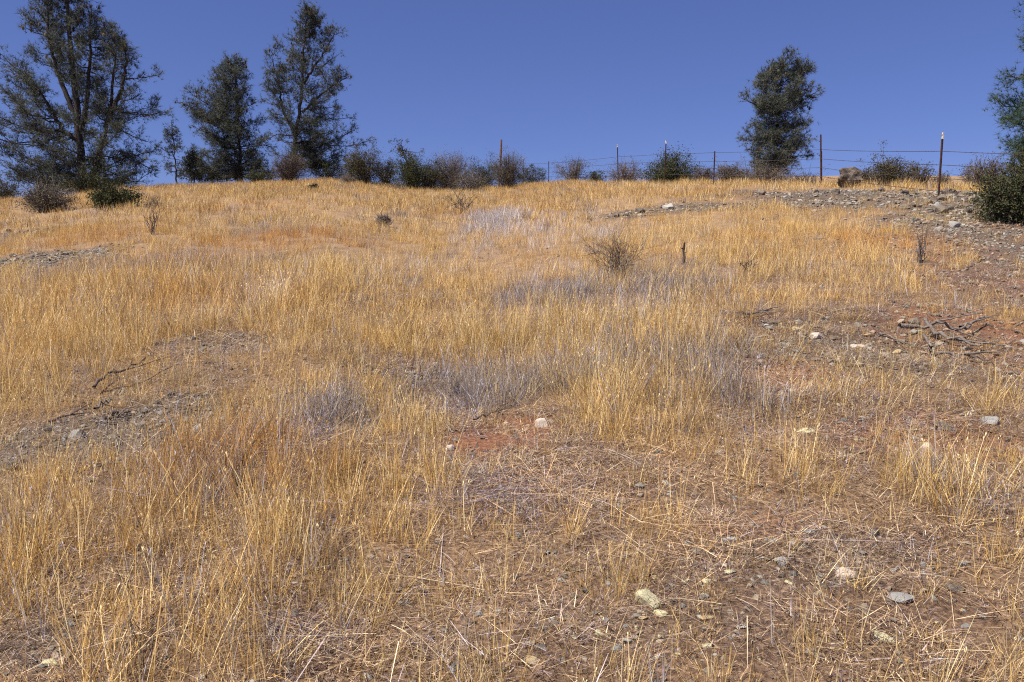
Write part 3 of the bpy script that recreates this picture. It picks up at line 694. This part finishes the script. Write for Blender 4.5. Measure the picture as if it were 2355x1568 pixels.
pine('pine_tree', 'huge many-stemmed dark pine filling the upper left corner', 195, 39,
     [Z1((520, 1200), (505, 900), (500, 700), (490, 500), (485, 300), (475, 60), (470, -350)),
      Z1((510, 760), (440, 580), (380, 400), (350, 200), (355, -100)),
      Z1((515, 800), (560, 640), (590, 420), (600, 250), (620, 40)),
      Z1((555, 1190), (590, 1010), (650, 870), (710, 600), (740, 420), (750, 150)),
      Z1((680, 740), (770, 560), (800, 420), (820, 260)),
      Z1((505, 860), (400, 800), (330, 640), (240, 480))],
     E1((1130, 150, 800), (1080, 10, 930), (1000, -20, 960), (900, -50, 950), (800, -60, 975), (700, -30, 1020), (640, 0, 1000), (560, 20, 950), (470, 90, 930), (400, 110, 890), (300, 160, 890), (200, 195, 850), (150, 200, 800), (110, 205, 690), (0, 215, 600), (-150, 260, 560), (-300, 380, 560), (-380, 440, 500)),
     nb=190, boughs=[Z1((430, 950), (260, 890), (120, 880), (10, 800)), Z1((240, 470), (130, 400), (50, 310)), Z1((650, 880), (760, 930), (880, 1010), (960, 1050)), Z1((800, 480), (900, 470), (985, 455)), Z1((700, 660), (880, 700), (1050, 680)),
             Z1((600, 1010), (700, 1060), (830, 1120)), Z1((430, 950), (300, 1000), (80, 1110)), Z1((560, 640), (760, 800), (930, 870))],
     cones=160, tr0=.32, gap=.30, dens=.8, needle=(.29, .0125), tn=11)
pine('pine_tree', 'medium bushy pine with straight trunk beside the taller forked pine', 553, 47,
     [Z1((1490, 1140), (1485, 950), (1480, 700), (1475, 500), (1470, 375))],
     E1((1080, 1180, 1700), (1000, 1190, 1690), (900, 1220, 1680), (750, 1205, 1640), (650, 1180, 1620), (520, 1255, 1590), (430, 1360, 1545), (400, 1440, 1510), (375, 1465, 1480)),
     nb=122, boughs=[Z1((1480, 1040), (1600, 1050), (1690, 1060)), Z1((1480, 900), (1590, 880), (1680, 900)), Z1((1480, 1020), (1300, 1050), (1100, 1075)), Z1((1480, 760), (1300, 700), (1175, 640))], cones=110, tr0=.17, gap=.30, needle=(.29, .013), twl=.75, tn=10, dens=.85, wide=1.17)
pine('pine_tree', 'tall open forked pine with one long low branch reaching right', 676, 46,
     [Z1((1815, 1040), (1830, 820), (1860, 660), (1880, 500), (1890, 300), (1905, 150), (1925, 45)),
      Z1((1820, 810), (1760, 690), (1735, 500), (1700, 340)),
      Z1((1875, 690), (1960, 600), (2060, 520), (2150, 470)),
      Z1((1888, 510), (1950, 410), (2020, 310), (2095, 175))],
     E1((1010, 1780, 2060), (950, 1690, 2140), (880, 1680, 2150), (800, 1655, 2140), (700, 1650, 2120), (600, 1625, 2090), (520, 1640, 2120), (450, 1655, 2130), (400, 1665, 2090), (300, 1695, 2060), (240, 1780, 2030), (180, 1860, 2005), (100, 1865, 2000), (40, 1895, 1955)),
     nb=125, boughs=[Z1((1840, 875), (2000, 885), (2150, 895), (2280, 860)), Z1((2000, 885), (2100, 840), (2190, 790)), Z1((1850, 930), (1970, 1000), (2090, 960)), Z1((1865, 720), (2000, 730), (2160, 720)),
             Z1((1825, 830), (1720, 820), (1640, 860)), Z1((1960, 420), (2100, 330))], cones=120, tr0=.19, gap=.30, needle=(.29, .013), twl=.7, tn=10, dens=.85)
pine('pine_sapling', 'thin sparse young pine between the huge pine and the bushy pine', 405, 45,
     [Z1((1090, 1150), (1085, 950), (1080, 800), (1082, 735))],
     E1((1060, 1000, 1150), (950, 965, 1150), (800, 1005, 1135), (760, 1060, 1105), (735, 1078, 1086)), nb=24, cones=0, tr0=.06, gap=-.02, needle=(.22, .016), twl=.35, dens=.75, tn=8)
pine('pine_sapling', 'low dark young pine at the foot of the medium bushy pine', 448, 46,
     [Z1((1200, 1150), (1195, 1040), (1190, 940))],
     E1((1100, 1120, 1290), (1040, 1130, 1260), (980, 1160, 1230), (930, 1185, 1200)), nb=20, cones=0, tr0=.05, needle=(.24, .02), twl=.4, dens=1)
pine('pine_tree', 'lone dense pine on the ridge behind the barbed wire fence', z3(858, 0)[0], 42,
     [Z3((858, 850), (860, 700), (870, 500), (880, 300), (885, 110)), Z3((880, 440), (940, 330), (985, 240), (1020, 160)), Z3((875, 470), (815, 360), (785, 200))],
     E3((800, 740, 900), (770, 690, 960), (700, 690, 1040), (600, 665, 1065), (500, 675, 1055), (440, 720, 1050), (400, 690, 1050), (350, 680, 1070), (300, 715, 1080), (240, 720, 1065), (190, 770, 1050), (150, 815, 1000), (112, 845, 925)),
     nb=125, boughs=[Z3((850, 440), (740, 390), (650, 350)), Z3((960, 400), (1050, 340), (1108, 300)), Z3((860, 740), (980, 700), (1060, 690)), Z3((860, 620), (760, 600), (665, 590))], cones=70, tr0=.16, gap=.30, needle=(.27, .0135), dens=1.0, twl=.62, tn=12)
pine('pine_tree', 'nearer green pine cut off by the right edge of the photo', 2440, 21,
     [[(2440, 520), (2435, 300), (2430, 100), (2420, -100)]],
     [(400, 2330, 2560), (365, 2318, 2560), (320, 2300, 2600), (280, 2300, 2600), (240, 2290, 2600), (195, 2280, 2600), (160, 2300, 2600), (100, 2315, 2580), (50, 2330, 2560), (0, 2335, 2540), (-100, 2400, 2450)],
     nb=62, cones=0, tr0=.13, needle=(.22, .009), twl=.45, dens=1.7, mat_n='needles_near', tn=14)

# ------------------------------------------------------------------ bushes
def bush(name, label, cx, py_base, wpx, hpx, depth, kind='green', leaf=.055, n=2600, twigs=60, tw_mat='dark_twig', clump=.5, sparse=0.0, group=None, cat='bush', dxl=0, up=0.0):
    if depth is None: depth = ground(cx, py_base)[1]
    else: depth = min(depth, float(np.interp(ray(cx, 424)[0], UU, Z_T)) - .8 + 2.2 * rnd.random())
    k = depth / F; g = at_depth(cx, depth); x0, y0 = g[0], g[1]; z0 = g[2]
    W = wpx * k / 2 * (1.22 if depth > 26 else 1.0); n = int(n * (1.9 if depth > 26 else 1)); zt = px_z(py_base - hpx * (1.12 if depth > 26 else 1.0), cx, depth) - z0; zt = max(zt, hpx * k * .55)
    root = empty(name, (x0, y0, z0 - .03), label, cat, group)
    tb = MB(); ends = []
    for i in range(twigs):
        a = rnd.uniform(0, 6.28); q = rnd.random() ** .5
        hh = zt * (1 - .45 * q ** 3) * (rnd.uniform(.8, 1.0) if rnd.random() < .7 else rnd.uniform(.3, .8))
        e = np.array([math.cos(a) * W * q * .92, math.sin(a) * W * q * .8, max(hh, .08)])
        b0 = np.array([rnd.gauss(0, W * .16), rnd.gauss(0, W * .16), 0])
        Q = curve3(b0, e, (0, 0, zt * .06), 6, W * .035)
        tube(tb, Q, np.linspace(.016, .004, 6) * (1 + up), 3); ends.append(e)
        for _ in range(3):
            s = rnd.uniform(.4, .95); i0 = min(4, int(s * 5)); p = Q[i0]; d = (e - b0); d = d / np.linalg.norm(d) + rng.normal(0, .55, 3)
            e2 = p + d * W * rnd.uniform(.15, .4); e2[2] = max(e2[2], .05)
            tube(tb, curve3(p, e2, (0, 0, 0), 4, W * .015), np.linspace(.008, .003, 4) * (1 + up), 3); ends.append(e2)
    tag(tb.build('stems', M[tw_mat], root), kind='stuff')
    if n:
        E = np.array(ends); n = int(n * 2.5); leaf = leaf * .95; ncl = max(8, int(len(E) * .9)); Cc = E[rng.choice(len(E), ncl)]
        ci = rng.integers(0, ncl, n); sg = W * .105 * clump * 2 * (.5 + rng.random((ncl, 1)))
        P = Cc[ci] + rng.normal(0, 1, (n, 3)) * sg[ci] * np.array([1, 1, .7]); P[:, 2] = np.abs(P[:, 2]); low = rng.random(n) < .42; P[low, 2] *= rng.random(int(low.sum())) ** .7
        nrm = rng.normal(0, 1, (n, 3)) + np.array([0, 0, .5]); nrm /= np.linalg.norm(nrm, axis=1)[:, None]
        A = np.cross(nrm, rng.normal(0, 1, (n, 3))); A /= np.linalg.norm(A, axis=1)[:, None]; B = np.cross(nrm, A)
        s = (leaf * (.5 + .8 * rng.random(n)))[:, None]
        V = np.stack([P - A * s * .5, P + B * s * .28, P + A * s * .5, P - B * s * .28], 1)
        lb = MB(); lb.add(V.reshape(-1, 3), np.arange(4 * n).reshape(-1, 4), np.clip(rng.normal(.5, .25, n), 0, 1))
        tag(lb.build('leaves', M[kind + '_leaf'], root), kind='stuff')
    return root

B = bush
B('bush', 'rounded grey twiggy bush before the huge pine at far left', 108, 487, 118, 66, None, 'grey', .045, 3200, 150, 'twig')
B('shrub', 'low dark green shrub in grass right of the grey twiggy bush', 262, 478, 112, 44, None, 'green', .06, 4200, 60, clump=.55)
B('bush', 'dark green bush tucked under the trunks of the huge pine', 215, 442, 110, 34, 37, 'green', .06, 2200, 50)
B('bush', 'distant dark foliage clump at the left edge of the ridge', 8, 458, 60, 44, 44, 'olive', .06, 1400, 50)
B('bush', 'dry orange-brown scrub low in grass right of dark green shrub', 350, 478, 56, 18, None, 'brown', .03, 500, 40, 'twig')
B('shrub', 'small green shrub at the foot of the medium bushy pine', 600, 416, 62, 20, 45, 'green', .06, 1300, 30)
B('bush', 'round reddish-brown twiggy bush hiding the forked pine trunk', 666, 414, 80, 58, 43, 'brown', .035, 2600, 190, 'dark_twig')
B('bush', 'low green hedge-like bush right of the forked pine', 757, 404, 90, 26, 46, 'green', .06, 1700, 40)
B('bush', 'large dark olive bush at left of the ridge bush row', 838, 424, 92, 68, 44, 'olive', .06, 4200, 80)
B('bush', 'small olive bush between large olive bush and the snag', 888, 412, 56, 44, 47, 'olive', .055, 1500, 50)
B('bush', 'dark green bush around the base of the snag', 946, 430, 96, 60, 45, 'green', .06, 4400, 70)
B('bush', 'low olive scrub filling the gap right of the snag', 990, 432, 70, 40, 45, 'olive', .05, 1800, 60)
B('bush', 'low grey scrub in front of the pale grey bush', 1078, 434, 70, 34, 44, 'grey', .045, 1500, 70, 'twig')
B('bush', 'pale grey round bush in the middle of the ridge row', 1036, 430, 90, 72, 46, 'grey', .04, 3400, 200, 'twig')
B('bush', 'green bush between the pale grey bush and leaning pole', 1110, 420, 78, 44, 50, 'green', .06, 2400, 50)
B('bush', 'dark grey bush wrapped round the leaning wooden pole', 1168, 430, 76, 74, 46, 'grey', .04, 3000, 170, 'dark_twig')
B('bush', 'small green bush just right of leftmost steel fence post', 1225, 418, 60, 34, 53, 'green', .06, 1400, 40)
B('shrub', 'thin leafy shrub with two light green tufts behind fence', 1318, 414, 76, 46, 48, 'olive', .05, 900, 60, 'twig')
B('shrub', 'small dark green shrub right of the two tufted shrub', 1366, 412, 48, 22, 47, 'green', .055, 900, 30)
B('bush', 'loose reddish bush behind the third fence post from left', 1437, 416, 78, 42, 44, 'brown', .04, 1100, 110, 'twig')
B('bush', 'broad dark green bush behind the leaning fence post', 1548, 416, 112, 46, 40, 'green', .06, 4000, 70)
B('bush', 'low reddish bush right of the broad green bush', 1618, 414, 50, 28, 42, 'brown', .04, 700, 60, 'twig')
B('bush', 'reddish-brown bush left of the lone ridge pine', 1678, 416, 70, 34, 38, 'brown', .04, 1400, 100, 'twig')
B('bush', 'brown scrub around the foot of the lone ridge pine', 1755, 418, 120, 30, 36, 'brown', .04, 1900, 120, 'twig')
B('bush', 'sparse dry scrub between the lone pine and fence post', 1852, 420, 76, 22, 33, 'brown', .035, 500, 80, 'twig')
B('bush', 'olive green bush behind wires right of the boulder', 2037, 424, 94, 50, 32, 'olive', .05, 2400, 90, 'twig')
B('shrub', 'sparse upright shrub right of the olive ridge bush', 2112, 424, 62, 52, 33, 'olive', .045, 600, 60, 'twig')
B('shrub', 'small thin shrub just behind the nearest fence post', 2168, 424, 50, 36, 33, 'grey', .045, 320, 45, 'twig')
B('bush', 'orange-tinged bush left of the dark right edge bush', 2262, 430, 112, 70, 28, 'brown', .045, 1700, 130, 'twig')
B('bush', 'large dark green bush spreading at the right edge', 2345, 512, 190, 112, None, 'green', .042, 9000, 160, clump=.42)
B('bush', 'tall dark bush behind the large right edge bush', 2362, 430, 110, 104, 20, 'green', .05, 4200, 70)
B('shrub', 'small grey mound bush in grass left of ridge row', 720, 440, 24, 16, None, 'olive', .05, 350, 22)
B('shrub', 'dry brown scrub left of the large olive bush', 798, 426, 34, 22, 42, 'brown', .04, 350, 40, 'twig')
B('shrub', 'low dry scrub in front of the snag bush', 912, 438, 44, 14, None, 'grey', .04, 350, 40, 'twig')
B('shrub', 'purple-grey mound of dead stems in upper left grass', 882, 520, 44, 30, None, 'grey', .02, 0, 120, 'twig')

def bare_shrub(name, label, cx, py, wpx, hpx, n, mat_='twig', fork=3, r=.006, fan=1.0, depth=None, lean=0):
    g = ground(cx, py) if depth is None else at_depth(cx, depth); k = g[1] / F; W = wpx * k / 2; Hh = hpx * k
    tb = MB()
    for i in range(n):
        a = rnd.uniform(0, 6.28); q = rnd.random() ** .6 * fan
        e = np.array([math.cos(a) * W * q + lean * Hh, math.sin(a) * W * q * .8, Hh * rnd.uniform(.55, 1) * (1 - .25 * q)])
        Q = curve3((rnd.gauss(0, .02), rnd.gauss(0, .02), 0), e, (0, 0, Hh * .05), 7, W * .05)
        tube(tb, Q, np.linspace(r, r * .35, 7), 3)
        for _ in range(fork):
            i0 = rnd.randint(2, 5); d = (Q[i0 + 1] - Q[i0]) / (np.linalg.norm(Q[i0 + 1] - Q[i0]) + 1e-9) + rng.normal(0, .6, 3)
            e2 = Q[i0] + d * W * rnd.uniform(.2, .5); Q2 = curve3(Q[i0], e2, (0, 0, 0), 4, W * .03); tube(tb, Q2, np.linspace(r * .6, r * .25, 4), 3)
    o = tb.build(name, M[mat_]); o.location = (g[0], g[1], g[2] - .01); tag(o, label, 'dead shrub'); return o
bare_shrub('bare_shrub', 'tangled spiny leafless shrub in grass left of short dark stake', 1415, 642, 150, 118, 40, 'dark_twig', 7, .0034, 1.0)
bare_shrub('bare_shrub', 'small leafless shrub in grass right of short dark stake', 1722, 628, 70, 48, 10, 'dark_twig', 4, .006)
bare_shrub('bare_shrub', 'fan of bare upright twigs in grass below the ridge row', 1066, 490, 84, 58, 16, 'dark_twig', 3, .011)
bare_shrub('bare_shrub', 'tall wispy bare shrub in grass at upper left', 352, 540, 60, 76, 12, 'dark_twig', 3, .008)
bare_shrub('bare_shrub', 'tall thin reddish stems standing near right bare slope', 2116, 606, 60, 96, 14, 'twig', 2, .006, .7)
bare_shrub('dead_weed', 'dark forked weed stalk standing in lower left grass', 285, 1392, 60, 150, 5, 'dark_twig', 3, .0022)
bare_shrub('dead_weed', 'dark brittle weed clump in bottom left grass', 330, 1535, 120, 190, 7, 'dark_twig', 4, .0022)
bare_shrub('dead_weed', 'dark leaning weed above the bottom left grass', 560, 1130, 90, 110, 9, 'dark_twig', 4, .003)
bare_shrub('dead_weed', 'grey upright weed stalks at centre of foreground', 1290, 905, 120, 70, 16, 'twig', 3, .0028)
bare_shrub('dead_weed', 'grey spindly weed stems beside the purple mat', 1050, 905, 70, 60, 12, 'twig', 3, .003)

# small snag standing in the ridge row
g = at_depth(938, 45.5); root = empty('snag_tree', g, 'crooked half-dead little tree rising above the ridge bushes', 'tree')
k = 45.5 / F; tb = MB(); q0 = px_z(430, 938, 45.5)
def LS(px, py): return np.array([(px - 938) * k, 0, px_z(py, 938, 45.5) - g[2]])
tr_ = np.array([LS(946, 430), LS(944, 400), LS(938, 375), LS(928, 352), LS(926, 335)]); tube(tb, tr_, [.09, .08, .06, .04, .02], 6)
tb.build('trunk', M['bark'], root, True)
lb = MB(); br = MB(); LP = []
for i in range(34):
    s = rnd.uniform(.45, 1); b0 = np.array([np.interp(s * 4, range(5), tr_[:, c]) for c in range(3)])
    e = b0 + np.array([rnd.gauss(0, .42), rnd.gauss(0, .35), rnd.uniform(-.1, .45)]); tube(br, curve3(b0, e, (0, 0, -.03), 5, .03), np.linspace(.02, .005, 5), 3)
    if e[2] > LS(0, 362)[2]: LP += [e + rng.normal(0, .07, 3) for _ in range(24)]
LP = np.array(LP); n = len(LP); A = rng.normal(0, 1, (n, 3)); A /= np.linalg.norm(A, axis=1)[:, None]; Bv = np.cross(A, rng.normal(0, 1, (n, 3))); Bv /= np.linalg.norm(Bv, axis=1)[:, None]
lb.add(np.stack([LP - A * .04, LP + Bv * .02, LP + A * .04, LP - Bv * .02], 1).reshape(-1, 3), np.arange(4 * n).reshape(-1, 4), rng.random(n))
tag(br.build('branches', M['dark_twig'], root), kind='stuff'); tag(lb.build('leaves', M['olive_leaf'], root), kind='stuff')

# ------------------------------------------------------------------ fence, poles
posts = [  # px base, py base, px top, py top, depth, wire rows, has white tip
    (2700, 560, 2712, 330, 13.0, (364, 400, 436, 470), False),
    (2160, 482, 2169, 305, 17.5, (347.5, 379, 409, 440), True),
    (1889, 434, 1888, 309, 25.5, (343.7, 365, 385, 405), False),
    (1641, 414, 1644, 347.5, 28.5, (350.6, 371, 387, 402), False),
    (1528, 414, 1532, 322.5, 31.5, (353.5, 370.5, 386, 400), True),
    (1422, 421, 1420, 332, 35.5, (360.3, 376.7, 392, 405), True),
    (1262, 415, 1262, 370.8, 45.5, (374.6, 386, 397, 406), False),
    (1204, 428, 1203, 361.8, 51.5, (376.5, 387, 398, 409), True)]
f0 = at_depth(2160, 17.5); fr = empty('barbed_wire_fence', f0, 'rusty barbed wire fence of thin steel posts crossing the ridge', 'fence')
def rel(p): return np.array(p) - f0
WP = []
for (bx, by_, tx, ty, dp, wr, tip) in posts:
    a = at_depth(bx, dp); a[2] -= .12; b = np.array([ray(tx, ty)[0] * dp, dp, px_z(ty, tx, dp)])
    a, b = rel(a), rel(b); ax = (b - a) / np.linalg.norm(b - a); mb = MB()
    wv = .035 if by_ < 450 else .03
    thin = wr[0] > ty + 3
    # T profile: flange facing the camera side, web behind it
    s_ = np.array([1, .25, 0]); s_ /= np.linalg.norm(s_); fw = np.cross(ax, s_)
    def prism(p, q, hs, hf, os=0, of=0):
        c8 = [e + s_ * (os + i * hs) + fw * (of + j * hf) for e in (p, q) for i, j in ((-1, -1), (1, -1), (1, 1), (-1, 1))]
        mb.add(c8, [(0, 1, 2, 3), (4, 7, 6, 5), (0, 4, 5, 1), (1, 5, 6, 2), (2, 6, 7, 3), (3, 7, 4, 0)])
    prism(a, b, wv / 2 * 1.1, .005); prism(a, b, .005, wv * .55, 0, .0052 + wv * .55)
    Lp = np.linalg.norm(b - a)
    for q in range(int((Lp - .26) / .055)): pc = a + ax * (.2 + q * .055); prism(pc, pc + ax * .018, .009, .004, 0, -.0092)
    if by_ > 420 and ty < 312 and bx < 2000: prism(a, a + ax * Lp * .70, wv * .62, .011, 0, -.017)
    po = mb.build('post', M['rust'], fr)
    if tip:
        mb = MB(); prism(b - ax * .13, b + ax * .004, wv / 2 * 1.1 + .004, .011); mb.build('painted_tip', M['white'], po)
    WP.append([np.array([a[0] + (b[0] - a[0]) * t_w, a[1], rel((0, 0, px_z(y_, tx, dp)))[2]]) for y_, t_w in [(y, .7) for y in wr]])
for wi in range(4):
    mb = MB(); bb = MB()
    for A_, B_ in zip(WP[:-1], WP[1:]):
        Ln = np.linalg.norm(B_[wi] - A_[wi]); P = curve3(A_[wi], B_[wi], (0, 0, -.012 * Ln / 4 - (.02 if wi == 2 else 0)), 14)
        tube(mb, P, .0056, 4)
        nb_ = int(Ln / .14)
        for q in range(nb_):
            s = (q + .5) / nb_ * 13; i0 = int(s); p = P[i0] * (1 - s + i0) + P[i0 + 1] * (s - i0)
            for _ in range(2):
                d = rng.normal(0, 1, 3); d *= .02 / np.linalg.norm(d); tube(bb, [p - d, p, p + d], [.001, .003, .001], 3)
    wo = mb.build('wire', M['wire'], fr); tag(bb.build('barbs', M['wire'], wo), kind='stuff')

g = at_depth(1147, 47); mb = MB()
tp = np.array([ray(1153, 321)[0] * 47 - g[0], 0, px_z(321, 1153, 47) - g[2]])
tube(mb, [(0, 0, -.1), tp * .33, tp * .66 + (.02, 0, 0), tp], [.07, .065, .06, .055], 7)
mb.add(np.array([[tp[0] + .055 * math.cos(i * 1.047), .055 * math.sin(i * 1.047), tp[2]] for i in range(6)]), [tuple(range(6))])
o = mb.build('leaning_pole', M['pole_wood'], smooth=False); o.location = g; tag(o, 'tall thin wooden pole leaning out of the dark grey bush', 'pole')
mb = MB()
for i in range(9):
    z = tp[2] * rnd.uniform(.3, .8); e = np.array([rnd.uniform(-.5, .9), rnd.uniform(-.3, .3), z + rnd.uniform(.1, .7)]); tube(mb, curve3(tp * (z / tp[2]), e, (0, 0, .1), 6, .03), .009, 3)
o2 = mb.build('vine', M['twig'], o)

g = ground(1572, 606); k = g[1] / F; mb = MB()
hh = 46 * k
tube(mb, [(0, 0, -.03), (.01, 0, hh * .35), (-.004, 0, hh * .6), (.006, 0, hh)], [.020, .018, .017, .012], 6)
tube(mb, [(0, 0, hh * .72), (-.03, -.01, hh * .75), (-.045, -.01, hh * .70)], [.012, .010, .005], 5); tube(mb, [(.004, 0, hh * .5), (.03, 0, hh * .56)], [.009, .004], 4)
tube(mb, [(.006, 0, hh), (.016, 0, hh * 1.06)], [.012, .003], 5)
o = mb.build('stake', M['bark']); o.location = g; tag(o, 'short dark charred stake standing alone in golden grass', 'stake')

# ------------------------------------------------------------------ fallen branches
def z5(x, y): return ((1341 + x / 1.756) * .878, (550 + y / 1.756) * .878)
def z4(x, y): return ((x / 1.756) * .878, (550 + y / 1.756) * .878)
def stick(pts, r, label, lift=.02, m='deadwood', forks=2, name='fallen_branch'):
    P = np.array([ground(*p) for p in pts]); 
    n = 12; s = np.linspace(0, len(P) - 1, n); Q = np.stack([np.interp(s, range(len(P)), P[:, c]) for c in range(3)], -1)
    Q[:, 2] = height(Q[:, 0], Q[:, 1]) + lift + rng.random(n) * lift * .8
    r *= .66; Q[1:-1] += rng.normal(0, r * .35, (n - 2, 3)); o0 = Q[0].copy()
    mb = MB(); tube(mb, Q - o0, np.linspace(r, r * .45, n) * (1 + rng.normal(0, .07, n)), 6)
    for _ in range(forks):
        i = rnd.randint(3, 10); d = Q[min(i + 1, n - 1)] - Q[i - 1]; d = d / np.linalg.norm(d); d += np.array([rnd.gauss(0, .6), rnd.gauss(0, .6), rnd.uniform(-.05, .08)])
        e = Q[i] + d * rnd.uniform(8, 20) * r; tube(mb, curve3(Q[i] - o0, e - o0, (0, 0, 0), 4, r * .3), np.linspace(r * .5, r * .2, 4), 5)
    o = mb.build(name, M[m], smooth=True); o.location = o0; tag(o, label, 'branch'); return o
Z5 = lambda *p: [z5(*q) for q in p]
Z4 = lambda *p: [z4(*q) for q in p]
stick(Z5((1780, 578), (1890, 572), (1950, 602), (2060, 640), (2150, 658)), .030, 'longest grey branch of the pile on the right bare soil', .05)
stick(Z5((1895, 565), (1960, 600), (2040, 598), (2110, 604)), .024, 'grey branch crossing the longest one in the right pile', .08)
stick(Z5((2060, 598), (2130, 560), (2185, 528)), .022, 'branch pointing up right out of the right pile', .06)
stick(Z5((1930, 676), (2050, 690), (2195, 714)), .022, 'thin separate branch lying below the right pile', .03)
stick(Z5((1890, 600), (1920, 640), (1960, 655)), .018, 'short branch poking out under the left of the pile', .03)
stick(Z5((1690, 580), (1745, 598), (1765, 620)), .016, 'short dark stick between pale rocks and the branch pile', .02)
stick(Z5((1060, 500), (1130, 492), (1190, 478)), .020, 'dark brushwood at the left end of the right bare patch', .03, 'deadwood', 4)
stick(Z5((2200, 762), (2340, 772)), .018, 'dark stick at the right edge below the branch pile', .02)
stick(Z4((435, 862), (490, 802), (560, 776), (610, 756), (672, 728)), .018, 'crooked dark branch propped in grass at left', .05, 'dark_twig', 4)
stick(Z4((480, 862), (640, 826), (790, 750)), .009, 'long thin dark stick behind the left gravel patch', .03, 'dark_twig')
stick(Z4((438, 985), (480, 955), (522, 918)), .012, 'short stick standing up from the left gravel patch', .06, 'deadwood')
stick(Z4((510, 958), (560, 952), (604, 950)), .022, 'thick short dark stick on the left gravel patch', .02, 'dark_twig', 0)
stick(Z4((225, 992), (310, 965), (400, 940)), .014, 'dark stick along the upper edge of left gravel', .02, 'dark_twig')
stick(Z4((945, 724), (1010, 732)), .010, 'small reddish-brown stick in grass left of centre', .03, 'dark_twig', 0)
stick(Z4((2180, 990), (2250, 965), (2335, 918)), .010, 'dark twig at upper edge of central red soil', .03, 'dark_twig')
stick(Z5((1300, 985), (1350, 965), (1380, 945)), .008, 'dark bark strip between stones at middle right', .02, 'dark_twig', 0)

g = ground(622, 712); mb = MB(); blades(mb, 130, .17, .22, .46, .0045, R(20), .3, 4, (.75, 1), .3)
o = mb.build('grass_tuft', leafy('pale_straw', [(0, (.6, .46, .25)), (1, (.9, .74, .48))], .25)); o.location = g
tag(o, 'bright pale straw tuft standing out of golden grass at left', 'grass tuft')
